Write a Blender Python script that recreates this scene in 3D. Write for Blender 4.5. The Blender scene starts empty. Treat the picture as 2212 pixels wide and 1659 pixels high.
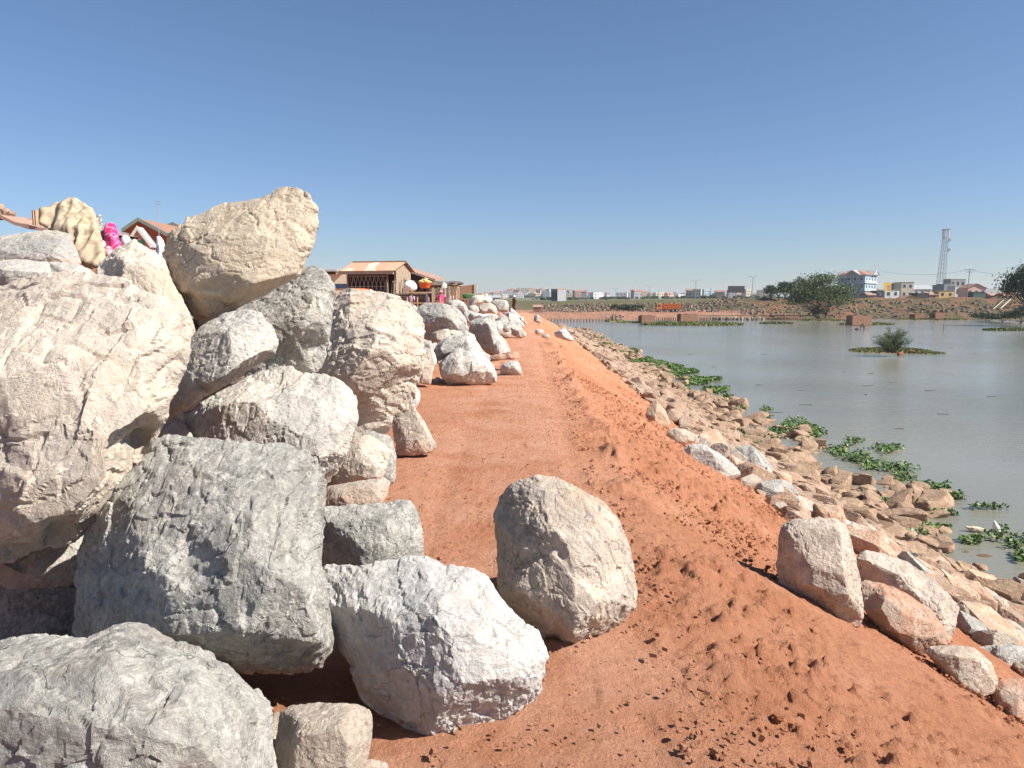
import bpy, bmesh, math, random
import numpy as np
from mathutils import Vector, Matrix
from mathutils.geometry import delaunay_2d_cdt

random.seed(11); RNG = np.random.default_rng(11)
SC = bpy.context.scene
COL = SC.collection
R = math.radians

# ---------------------------------------------------------------- camera, sky, sun, exposure
CAMZ = 1.55
PITCH = R(6.342)
F = 1660.0                       # focal length in units of a 2212-wide picture
cam_d = bpy.data.cameras.new('camera'); cam = bpy.data.objects.new('camera', cam_d); COL.objects.link(cam)
cam.location = (0, 0, CAMZ); cam.rotation_euler = (R(90) - PITCH, 0, 0)
cam_d.sensor_width = 36; cam_d.lens = 36 * F / 2212; cam_d.clip_start = 0.05; cam_d.clip_end = 20000
SC.camera = cam

SUN_EL, SUN_AZ = R(42), R(-18)    # azimuth measured from +X towards +Y
sdir = Vector((math.cos(SUN_EL) * math.cos(SUN_AZ), math.cos(SUN_EL) * math.sin(SUN_AZ), math.sin(SUN_EL)))
world = bpy.data.worlds.new('World'); SC.world = world; world.use_nodes = True
wn = world.node_tree; wn.nodes.clear()
sky = wn.nodes.new('ShaderNodeTexSky'); sky.sky_type = 'NISHITA'; sky.sun_disc = False
sky.sun_elevation = SUN_EL; sky.sun_rotation = math.atan2(sdir.x, sdir.y)
sky.altitude = 1300; sky.air_density = 1.0; sky.dust_density = 0.6; sky.ozone_density = 2.8
bg = wn.nodes.new('ShaderNodeBackground'); bg.inputs['Strength'].default_value = 0.060
wo = wn.nodes.new('ShaderNodeOutputWorld')
# smoggy grey-blue air over the city: the clear-sky model is tinted by the elevation of the view direction
wtc = wn.nodes.new('ShaderNodeTexCoord'); wsp = wn.nodes.new('ShaderNodeSeparateXYZ'); wrp = wn.nodes.new('ShaderNodeValToRGB'); wmx = wn.nodes.new('ShaderNodeMix')
wn.links.new(wtc.outputs['Generated'], wsp.inputs[0]); wn.links.new(wsp.outputs['Z'], wrp.inputs[0])
e = wrp.color_ramp.elements; e[0].position = 0.0; e[0].color = (.80, .82, .90, 1); e[1].position = .32; e[1].color = (.93, 1.03, 1.12, 1)
k_ = wrp.color_ramp.elements.new(.11); k_.color = (.86, .93, 1.05, 1)
wmx.data_type = 'RGBA'; wmx.blend_type = 'MULTIPLY'; wmx.inputs[0].default_value = 1.0
wn.links.new(sky.outputs[0], wmx.inputs[6]); wn.links.new(wrp.outputs[0], wmx.inputs[7])
wn.links.new(wmx.outputs[2], bg.inputs[0]); wn.links.new(bg.outputs[0], wo.inputs[0])
sl = bpy.data.lights.new('sun', 'SUN'); sl.energy = 5.0; sl.angle = R(0.5); sl.color = (1.0, 0.95, 0.87)
so = bpy.data.objects.new('sun', sl); COL.objects.link(so); so.rotation_euler = sdir.to_track_quat('Z', 'Y').to_euler()
SC.view_settings.view_transform = 'Standard'; SC.view_settings.look = 'None'
SC.view_settings.exposure = 0.9; SC.view_settings.gamma = 1
SC.cycles.max_bounces = 6; SC.cycles.diffuse_bounces = 3; SC.cycles.volume_bounces = 0

# ---------------------------------------------------------------- helpers
def ray(px, py):
    """direction of the sight line through a point of the 2212x1659 picture, scaled to y = 1"""
    u = (px - 1106) / F; v = (py - 829.5) / F
    y = math.cos(PITCH) - v * math.sin(PITCH)
    z = -(v * math.cos(PITCH) + math.sin(PITCH))
    return Vector((u / y, 1.0, z / y))
def P(px, py, d):
    return Vector((0, 0, CAMZ)) + ray(px, py) * d
def G(px, py, z):
    r = ray(px, py); return P(px, py, (z - CAMZ) / r.z)
WATER = -4.45

def tag(o, label=None, cat=None, group=None, kind=None):
    if label: o['label'] = label
    if cat: o['category'] = cat
    if group: o['group'] = group
    if kind: o['kind'] = kind
    return o
def mesh_of(name, v, f, smooth=False):
    me = bpy.data.meshes.new(name)
    me.from_pydata([tuple(p) for p in v], [], [tuple(q) for q in f]); me.update()
    if smooth: me.polygons.foreach_set('use_smooth', [True] * len(me.polygons))
    return me
def mk(name, v, f, mat, parent=None, loc=None, smooth=False):
    o = bpy.data.objects.new(name, mesh_of(name, v, f, smooth)); COL.objects.link(o)
    if mat: o.data.materials.append(mat)
    if parent: o.parent = parent
    if loc is not None: o.location = loc
    return o
def empty(name, loc, rz=0):
    o = bpy.data.objects.new(name, None); COL.objects.link(o); o.location = loc; o.rotation_euler = (0, 0, rz); o.empty_display_size = .2
    return o
def np_mesh(name, V, Fq):
    """fast mesh from numpy arrays (all faces of the same size)"""
    me = bpy.data.meshes.new(name); k = Fq.shape[1]
    me.vertices.add(len(V)); me.vertices.foreach_set('co', V.astype(np.float32).ravel())
    me.loops.add(Fq.size); me.loops.foreach_set('vertex_index', Fq.astype(np.int32).ravel())
    me.polygons.add(len(Fq)); me.polygons.foreach_set('loop_start', np.arange(0, Fq.size, k, dtype=np.int32))
    me.update(calc_edges=True); me.validate(); me.polygons.foreach_set('use_smooth', np.zeros(len(me.polygons), bool)); return me

class MB:
    def __init__(s): s.v = []; s.f = []
    def add(s, v, f):
        n = len(s.v); s.v += [tuple(p) for p in v]; s.f += [tuple(i + n for i in q) for q in f]; return s
    def box(s, a, b, M=None):
        x0, y0, z0 = a; x1, y1, z1 = b
        v = [Vector(p) for p in ((x0,y0,z0),(x1,y0,z0),(x1,y1,z0),(x0,y1,z0),(x0,y0,z1),(x1,y0,z1),(x1,y1,z1),(x0,y1,z1))]
        if M: v = [M @ p for p in v]
        return s.add(v, [(0,3,2,1),(4,5,6,7),(0,1,5,4),(1,2,6,5),(2,3,7,6),(3,0,4,7)])
    def tube(s, a, b, r0, r1=None, n=8, cap=True):
        a = Vector(a); b = Vector(b); r1 = r0 if r1 is None else r1
        d = (b - a).normalized(); q = Vector((0, 0, 1)) if abs(d.z) < .9 else Vector((1, 0, 0))
        e = d.cross(q).normalized(); g = d.cross(e)
        v = []
        for c, r in ((a, r0), (b, r1)):
            for i in range(n):
                t = 2 * math.pi * i / n; v.append(c + e * math.cos(t) * r + g * math.sin(t) * r)
        f = [(i, (i + 1) % n, n + (i + 1) % n, n + i) for i in range(n)]
        if cap: f += [tuple(range(n))[::-1], tuple(range(n, 2 * n))]
        return s.add(v, f)
    def path(s, pts, rs, n=8):
        for i in range(len(pts) - 1): s.tube(pts[i], pts[i + 1], rs[i], rs[i + 1], n)
        return s
    def lathe(s, prof, c=(0, 0, 0), n=16, sx=1, sy=1):
        v = []; 
        for r, z in prof:
            for i in range(n):
                t = 2 * math.pi * i / n; v.append((c[0] + r * sx * math.cos(t), c[1] + r * sy * math.sin(t), c[2] + z))
        f = []
        for k in range(len(prof) - 1):
            for i in range(n):
                f.append((k*n+i, k*n+(i+1) % n, (k+1)*n+(i+1) % n, (k+1)*n+i))
        f += [tuple(range(n))[::-1], tuple(range((len(prof)-1)*n, len(prof)*n))]
        return s.add(v, f)
    def build(s, name, mat, parent=None, loc=None, smooth=False):
        return mk(name, s.v, s.f, mat, parent, loc, smooth)

# ---------------------------------------------------------------- numpy noise
def _h(ix, iy, iz, seed):
    n = (ix.astype(np.int64) * 374761393 + iy.astype(np.int64) * 668265263 + iz.astype(np.int64) * 1274126177 + seed * 974634777) & 0xFFFFFFFF
    n = ((n ^ (n >> 13)) * 1103515245) & 0xFFFFFFFF
    n = ((n ^ (n >> 15)) * 2246822519) & 0xFFFFFFFF
    n = n ^ (n >> 16)
    return (n & 0xFFFFFF) / float(0xFFFFFF)
def vnoise(p, seed=0):
    i = np.floor(p); f = p - i; f = f * f * f * (f * (f * 6 - 15) + 10); i = i.astype(np.int64)
    r = 0
    for dx in (0, 1):
        wx = f[:, 0] if dx else 1 - f[:, 0]
        for dy in (0, 1):
            wy = f[:, 1] if dy else 1 - f[:, 1]
            for dz in (0, 1):
                wz = f[:, 2] if dz else 1 - f[:, 2]
                r = r + wx * wy * wz * _h(i[:, 0] + dx, i[:, 1] + dy, i[:, 2] + dz, seed)
    return r * 2 - 1
def fbm(p, octv=4, seed=0, gain=.5):
    a = 1.0; s = 0; t = 0
    for k in range(octv):
        s = s + a * vnoise(p * (2.03 ** k) + 17.3 * k, seed + k); t += a; a *= gain
    return s / t
def facets(p, seed=0):
    """piecewise-planar steps: each Voronoi cell carries its own tilted plane"""
    i = np.floor(p).astype(np.int64); best = np.full(len(p), 1e9); out = np.zeros(len(p))
    for dx in (-1, 0, 1):
        for dy in (-1, 0, 1):
            for dz in (-1, 0, 1):
                c = i + np.array([dx, dy, dz])
                s = np.stack([c[:, k] + _h(c[:, 0], c[:, 1], c[:, 2], seed + 5 + k) for k in range(3)], 1)
                g = np.stack([_h(c[:, 0], c[:, 1], c[:, 2], seed + 11 + k) * 2 - 1 for k in range(3)], 1)
                d = p - s; q = (d * d).sum(1); m = q < best
                best = np.where(m, q, best); out = np.where(m, (d * g).sum(1) + .35 * g[:, 0], out)
    return out

# ---------------------------------------------------------------- materials
def new_mat(name, rough=.85, spec=.25):
    m = bpy.data.materials.new(name); m.use_nodes = True
    b = m.node_tree.nodes['Principled BSDF']; b.inputs['Roughness'].default_value = rough
    b.inputs['Specular IOR Level'].default_value = spec
    return m, m.node_tree, b
class NT:
    def __init__(s, nt): s.nt = nt
    def n(s, t, **kw):
        x = s.nt.nodes.new(t)
        for k, v in kw.items(): setattr(x, k, v)
        return x
    def l(s, a, b): s.nt.links.new(a, b)
    def val(s, sock, v):
        if isinstance(v, (int, float, tuple, list)): sock.default_value = v
        else: s.l(v, sock)
    def noise(s, co, scale, detail=6, rough=.6, dist=0.0):
        x = s.n('ShaderNodeTexNoise'); s.l(co, x.inputs['Vector'])
        x.inputs['Scale'].default_value = scale; x.inputs['Detail'].default_value = detail
        x.inputs['Roughness'].default_value = rough; x.inputs['Distortion'].default_value = dist
        return x.outputs['Fac']
    def ramp(s, fac, stops, interp='LINEAR'):
        x = s.n('ShaderNodeValToRGB'); x.color_ramp.interpolation = interp; e = x.color_ramp.elements
        while len(e) < len(stops): e.new(.5)
        for i, (p, c) in enumerate(stops):
            e[i].position = p; e[i].color = (*c, 1) if len(c) == 3 else c
        s.l(fac, x.inputs[0]); return x.outputs[0]
    def mix(s, fac, a, b, mode='MIX'):
        x = s.n('ShaderNodeMix', data_type='RGBA', blend_type=mode)
        s.val(x.inputs[0], fac); 
        s.val(x.inputs[6], (*a, 1) if isinstance(a, tuple) and len(a) == 3 else a)
        s.val(x.inputs[7], (*b, 1) if isinstance(b, tuple) and len(b) == 3 else b)
        return x.outputs[2]
    def math(s, op, a, b=0.0, c=None, clamp=False):
        x = s.n('ShaderNodeMath', operation=op); x.use_clamp = clamp
        s.val(x.inputs[0], a); s.val(x.inputs[1], b)
        if c is not None: s.val(x.inputs[2], c)
        return x.outputs[0]
    def mapr(s, v, a, b, c=0.0, d=1.0):
        x = s.n('ShaderNodeMapRange'); s.val(x.inputs[0], v)
        for i, q in enumerate((a, b, c, d)): x.inputs[i + 1].default_value = q
        return x.outputs[0]
    def bump(s, h, strength, dist, nrm=None):
        x = s.n('ShaderNodeBump'); x.inputs['Strength'].default_value = strength; x.inputs['Distance'].default_value = dist
        s.l(h, x.inputs['Height'])
        if nrm is not None: s.l(nrm, x.inputs['Normal'])
        return x.outputs[0]

def rock_mat(name, light, mid, dark, vein=.5, stain=(.42, .25, .13), stain_amt=.35, speck=.5, bscale=1.0, red=0.0, var=0.0):
    light, mid, dark = (tuple(c * .86 for c in q) for q in (light, mid, dark))
    m, nt, b = new_mat(name, .9, .2); N = NT(nt)
    tc = N.n('ShaderNodeTexCoord'); oi = N.n('ShaderNodeObjectInfo')
    off = N.n('ShaderNodeVectorMath', operation='MULTIPLY_ADD')
    cmb = N.n('ShaderNodeCombineXYZ')
    for i in range(3): N.l(oi.outputs['Random'], cmb.inputs[i])
    N.l(cmb.outputs[0], off.inputs[0]); off.inputs[1].default_value = (37, 19, 53); N.l(tc.outputs['Object'], off.inputs[2])
    co = off.outputs[0]
    big = N.noise(co, 1.6 * bscale, 5, .55, .6)
    col = N.ramp(big, [(.36, dark), (.47, mid), (.58, light), (.72, light)])
    # grey crystalline mottling
    mot = N.noise(co, 14 * bscale, 8, .72, .4)
    mid_ = N.noise(co, 5.5 * bscale, 9, .66, 1.0)
    col = N.mix(N.mapr(mid_, .40, .62, .55, 0), col, tuple(c * .86 for c in dark))
    col = N.mix(N.mapr(mid_, .52, .70, 0, .55), col, tuple(min(.8, c * 1.12) for c in light))
    col = N.mix(N.mapr(mot, .44, .64, 0, speck * 1.2), col, tuple(c * .6 for c in dark))
    mot2 = N.noise(co, 34 * bscale, 4, .7, .2)
    col = N.mix(N.mapr(mot2, .5, .68, 0, speck * .9), col, tuple(min(.85, c * 1.35) for c in light))
    # pale veins
    v = N.noise(co, 3.2 * bscale, 9, .62, 1.4)
    v = N.math('ABSOLUTE', N.math('SUBTRACT', v, .5))
    col = N.mix(N.mapr(v, .0, .018, vein * .5, 0.0), col, (.78, .75, .70))
    # rusty patches
    st = N.noise(co, 2.3 * bscale, 6, .6, .9)
    col = N.mix(N.mapr(st, .55, .70, 0, stain_amt), col, stain)
    if red:
        rd = N.noise(co, 2.0 * bscale, 5, .7, .3)
        col = N.mix(N.mapr(rd, .42, .60, 0, red), col, (.46, .17, .08))
    ck = N.n('ShaderNodeTexVoronoi', feature='DISTANCE_TO_EDGE'); ck.inputs['Scale'].default_value = 2.6 * bscale
    cn = N.n('ShaderNodeTexNoise'); cn.inputs['Scale'].default_value = 2.2 * bscale; cn.inputs['Detail'].default_value = 8; N.l(co, cn.inputs['Vector'])
    cs = N.n('ShaderNodeVectorMath', operation='MULTIPLY_ADD'); N.l(cn.outputs['Color'], cs.inputs[0]); cs.inputs[1].default_value = (.9, .9, .9); N.l(co, cs.inputs[2]); N.l(cs.outputs[0], ck.inputs['Vector'])
    crack = N.math('MULTIPLY', N.mapr(ck.outputs['Distance'], .0, .009, 1, 0), N.mapr(N.noise(co, 1.7 * bscale, 3, .5), .56, .62))
    col = N.mix(N.math('MULTIPLY', crack, .45), col, tuple(c * .35 for c in dark))
    sz_ = N.n('ShaderNodeSeparateXYZ'); N.l(tc.outputs['Object'], sz_.inputs[0])
    dz_ = N.math('MULTIPLY', N.mapr(N.math('ADD', sz_.outputs[2], N.math('MULTIPLY', N.noise(co, 7, 5, .7), .22)), .10, .26, .55, 0), 1.0 if not var else 0.0)
    col = N.mix(dz_, col, (.45, .21, .12))
    if var:
        rv = N.mapr(oi.outputs['Random'], 0, 1, 1 - var, 1 + var)
        mm = N.n('ShaderNodeVectorMath', operation='SCALE'); N.l(col, mm.inputs[0]); N.l(rv, mm.inputs['Scale']); col = mm.outputs[0]
    N.l(col, b.inputs['Base Color'])
    h1 = N.noise(co, 13 * bscale, 12, .70, .3); h2 = N.noise(co, 75 * bscale, 6, .75)
    vo = N.n('ShaderNodeTexVoronoi', feature='DISTANCE_TO_EDGE'); vo.inputs['Scale'].default_value = 7 * bscale
    wv = N.n('ShaderNodeVectorMath', operation='ADD'); ns = N.n('ShaderNodeTexNoise'); ns.inputs['Scale'].default_value = 5 * bscale; N.l(co, ns.inputs['Vector'])
    N.l(co, wv.inputs[0]); N.l(ns.outputs['Color'], wv.inputs[1]); N.l(wv.outputs[0], vo.inputs['Vector'])
    h = N.math('ADD', N.math('MULTIPLY', h1, 1.0), N.math('MULTIPLY', h2, .28))
    h = N.math('ADD', h, N.mapr(vo.outputs['Distance'], 0, .03, -.05, 0))
    h = N.math('SUBTRACT', h, N.math('MULTIPLY', crack, .22))
    N.l(N.bump(h, 1.0, .026 / bscale), b.inputs['Normal'])
    return m

SAND = rock_mat('tan_limestone', (.68, .565, .43), (.62, .50, .37), (.49, .41, .31), .25, (.50, .34, .20), .4, .18)
CREAM = rock_mat('cream_limestone', (.72, .62, .51), (.68, .575, .46), (.55, .48, .41), .25, (.56, .41, .28), .35, .16)
GREY = rock_mat('grey_granite', (.57, .54, .48), (.46, .44, .395), (.31, .295, .27), .6, (.50, .38, .28), .32, .45)
MIXR = rock_mat('grey_and_cream_granite', (.72, .65, .56), (.61, .56, .49), (.46, .44, .41), .4, (.56, .43, .30), .35, .28)
WHITE = rock_mat('white_granite', (.70, .665, .62), (.62, .59, .545), (.50, .48, .46), .4, (.60, .48, .38), .3, .28)
TAN = rock_mat('tan_granite', (.66, .56, .46), (.59, .48, .38), (.43, .37, .31), .35, (.50, .34, .22), .35, .30)
RED = rock_mat('dust_reddened_granite', (.62, .50, .40), (.55, .41, .31), (.42, .33, .27), .3, (.48, .23, .12), .5, .25, red=.7)
SLOPE = rock_mat('embankment_stone', (.60, .46, .345), (.52, .36, .245), (.36, .28, .21), .3, (.48, .26, .14), .5, .3, 1.4, red=.28, var=.25)
SHORE = rock_mat('weathered_brown_stone', (.66, .45, .30), (.54, .36, .235), (.36, .25, .17), .08, (.44, .25, .14), .5, .3, 1.4, var=.28)

def flat_mat(name, col, rough=.8, noise=.25, scale=3.0, spec=.25, bump=0.0, emit=None):
    m, nt, b = new_mat(name, rough, spec); N = NT(nt); tc = N.n('ShaderNodeTexCoord')
    f = N.noise(tc.outputs['Object'], scale, 6, .65)
    c = N.mix(N.mapr(f, .3, .7), tuple(x * (1 - noise) for x in col), tuple(min(.9, x * (1 + noise)) for x in col))
    N.l(c, b.inputs['Base Color'])
    if bump: N.l(N.bump(f, .8, bump), b.inputs['Normal'])
    return m

def soil_mat():
    m, nt, b = new_mat('red_laterite_soil', .95, .1); N = NT(nt); g = N.n('ShaderNodeNewGeometry'); co = g.outputs['Position']
    a = N.noise(co, .8, 6, .6); c = N.ramp(a, [(.3, (.47, .20, .105)), (.5, (.55, .25, .14)), (.7, (.62, .31, .19))])
    d = N.noise(co, 9, 8, .7); c = N.mix(N.mapr(d, .35, .65, 0, .5), c, (.38, .15, .075))
    e = N.noise(co, 70, 3, .6); c = N.mix(N.mapr(e, .56, .72, 0, .35), c, (.60, .33, .21))
    # trampled dusty strip along the path is paler
    sep = N.n('ShaderNodeSeparateXYZ'); N.l(co, sep.inputs[0])
    u = N.math('SUBTRACT', sep.outputs[0], N.math('MULTIPLY', sep.outputs[1], .0175))
    pm = N.math('SUBTRACT', 1.0, N.mapr(N.math('ABSOLUTE', N.math('ADD', u, .25)), .5, 1.5), clamp=True)
    pm = N.math('MULTIPLY', pm, N.mapr(N.noise(co, 1.7, 5, .6), .35, .6))
    c = N.mix(N.math('MULTIPLY', pm, .5), c, (.66, .38, .265))
    # pale stone dust trodden in among the slope stones, brown mud at the waterline
    lo = N.mapr(sep.outputs[2], -2.4, -3.4)
    c = N.mix(N.math('MULTIPLY', lo, .5), c, (.44, .24, .14))
    c = N.mix(N.mapr(sep.outputs[2], -4.2, -4.42), c, (.20, .13, .085))
    N.l(c, b.inputs['Base Color'])
    h = N.math('ADD', N.noise(co, 38, 8, .75), N.math('MULTIPLY', N.noise(co, 150, 3, .7), .4))
    h = N.math('ADD', h, N.math('MULTIPLY', N.noise(co, 14, 6, .7), 1.1))
    N.l(N.bump(h, 1.0, .035), b.inputs['Normal'])
    return m
SOIL = soil_mat()

# ---------------------------------------------------------------- the embankment
def prof(u):
    """height of the embankment across its width (u = 0 on the path)"""
    u = np.asarray(u, float)
    s = np.log1p(np.exp(np.clip((u - .85) / .28, -40, 40))) * .28      # soft crest
    z = -.545 * s
    toe = -4.60 - .05 * np.clip(u - 8.6, 0, None)
    z = np.maximum(z, toe) + 0
    k = .25; z = toe + np.log1p(np.exp(np.clip((z - toe) / k, 0, 40))) * k
    return z - .5 * np.clip(u - 13, 0, None)
def settle(z, u, y):
    """beyond 80 m the embankment ramps down to the level of the far shore road"""
    t = np.clip((y - 80) / 50, 0, 1); t = t * t * (3 - 2 * t) * np.clip((u + 26) / 14, 0, 1)
    return np.maximum(z - 2.7 * t, np.minimum(z, -4.6))
def hland(x, y):
    x = np.asarray(x, float); y = np.asarray(y, float); u = x - .0175 * y
    return settle(prof(u), u, y)
def G_emb(px, py):
    r = ray(px, py); d = 1.0
    while d < 400:
        p = P(px, py, d)
        if p.z < float(hland(p.x, p.y)): return p
        d *= 1.004
    return p
def build_embankment():
    us = [-70]; 
    while us[-1] < 16:
        u = us[-1]
        st = .016 if -.9 < u < 3.8 else (.03 if -1.6 < u < 5 else (.07 if -3 < u < 9 else (.15 if -6 < u < 13.5 else 1.5)))
        us.append(u + st)
    ys = [-3, -1, .3, 1.0, 1.6]
    while ys[-1] < 238: ys.append(ys[-1] * 1.0052)
    U, Y = np.meshgrid(np.array(us), np.array(ys)); X = U + .0175 * Y
    Z = prof(U).copy()
    p2 = np.stack([X.ravel(), Y.ravel(), np.zeros(X.size)], 1)
    f = lambda s, o, sd: fbm(p2 * s, o, sd).reshape(X.shape)
    slope = np.clip((U - .35) / .7, 0, 1); path = 1 - slope
    rough = np.clip(f(.9, 3, 3) * 1.8 + .5, 0, 1)
    Z += f(.45, 3, 1) * (.035 + .10 * slope)
    Z += f(3.1, 4, 7) * (.010 + .035 * slope * rough)
    cl = f(11, 4, 21); cl = np.clip(cl, 0, 1) ** 1.3
    Z += cl * (.006 + .066 * slope * (.3 + rough)) * (.4 + path * rough * .6 + slope)
    cl2 = np.clip(f(27, 3, 31), 0, 1)
    Z += cl2 * (.006 + .044 * (slope * (.4 + rough) * .7 + path * rough * .4))
    # runnels down the slope
    pr = np.stack([X.ravel() * .7, (Y.ravel() + X.ravel() * .2) * 4.0, np.zeros(X.size)], 1)
    Z += fbm(pr, 3, 41).reshape(X.shape) * .028 * slope * np.clip((3.9 - U) / 1.0, 0, 1)
    # ridge of tracked earth at the edge of the path + wheel ruts
    Z += .085 * np.exp(-((U - .95) / .17) ** 2) * np.clip(.35 + 1.6 * f(1.5, 3, 51), 0, 2) * (1 + .8 * f(9, 3, 52))
    for c in (-.65, .45): Z -= .018 * np.exp(-((U - c) / .10) ** 2) * np.clip(.6 + f(.5, 2, 61), 0, 1)
    # tread prints of a boot and a tyre
    tr = np.sin(Y * 2 * math.pi / .055) * .004 * np.exp(-((U - .62 - .05 * np.sin(Y)) / .07) ** 2) * np.clip(f(1.1, 2, 71) * 3, 0, 1)
    Z += tr * (Y < 9)
    Z += f(2.0, 3, 81) * .09 * np.clip((U - 8.5) / .6, 0, 1)
    Z = settle(Z, U, Y)
    for (fx, fy, fa) in ((.52, 2.75, .1), (.30, 2.95, -.1), (.62, 3.5, .2), (.12, 3.4, 0), (.45, 4.3, .1), (-.1, 4.2, .3), (.2, 5.2, .1), (.55, 5.6, 0), (.35, 6.8, .2), (-.2, 6.4, 0), (.1, 8.0, .1)):
        a_ = (X - fx) * math.cos(fa) + (Y - fy) * math.sin(fa); b_ = -(X - fx) * math.sin(fa) + (Y - fy) * math.cos(fa)
        m_ = np.clip(1.6 - ((a_ / .055) ** 4 + (b_ / .15) ** 4) * 1.6, 0, 1); Z += m_ * (-.010 + .006 * np.sin(b_ * 2 * math.pi / .042))
    V = np.stack([X.ravel(), Y.ravel(), Z.ravel()], 1); n, m = X.shape
    idx = np.arange(n * m).reshape(n, m)
    Fq = np.stack([idx[:-1, :-1].ravel(), idx[:-1, 1:].ravel(), idx[1:, 1:].ravel(), idx[1:, :-1].ravel()], 1)
    me = np_mesh('embankment', V, Fq); me.polygons.foreach_set('use_smooth', np.ones(len(me.polygons), bool))
    o = bpy.data.objects.new('embankment', me); COL.objects.link(o); me.materials.append(SOIL)
    tag(o, kind='structure'); return o
build_embankment()

# ---------------------------------------------------------------- water
def water_mat():
    m, nt, b = new_mat('murky_water', .12, .35); N = NT(nt); g = N.n('ShaderNodeNewGeometry'); co = g.outputs['Position']
    a = N.noise(co, .035, 4, .6); c = N.ramp(a, [(.35, (.172, .168, .128)), (.65, (.228, .216, .165))])
    N.l(c, b.inputs['Base Color']); b.inputs['IOR'].default_value = 1.33
    mp = N.n('ShaderNodeMapping'); N.l(co, mp.inputs[0]); mp.inputs['Scale'].default_value = (.55, 1.5, 1); mp.inputs['Rotation'].default_value = (0, 0, R(8))
    h1 = N.noise(mp.outputs[0], 1.1, 5, .6, .5); h2 = N.noise(mp.outputs[0], 5.5, 4, .6)
    wv = N.n('ShaderNodeTexWave', wave_type='BANDS', bands_direction='Y'); N.l(mp.outputs[0], wv.inputs[0])
    wv.inputs['Scale'].default_value = .55; wv.inputs['Distortion'].default_value = 9; wv.inputs['Detail'].default_value = 3
    patch = N.mapr(N.noise(co, .06, 3, .5), .35, .65)
    h = N.math('ADD', N.math('MULTIPLY', h1, .7), N.math('MULTIPLY', h2, .25))
    h = N.math('ADD', h, N.math('MULTIPLY', wv.outputs['Fac'], .12)); h = N.math('MULTIPLY', h, N.mapr(patch, 0, 1, .35, 1))
    N.l(N.bump(h, .6, .12), b.inputs['Normal'])
    return m
WMAT = water_mat()
o = mk('water', [(-40, -30, WATER), (900, -30, WATER), (900, 262, WATER), (-40, 262, WATER)], [(0, 1, 2, 3)], WMAT); tag(o, kind='structure')
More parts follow.
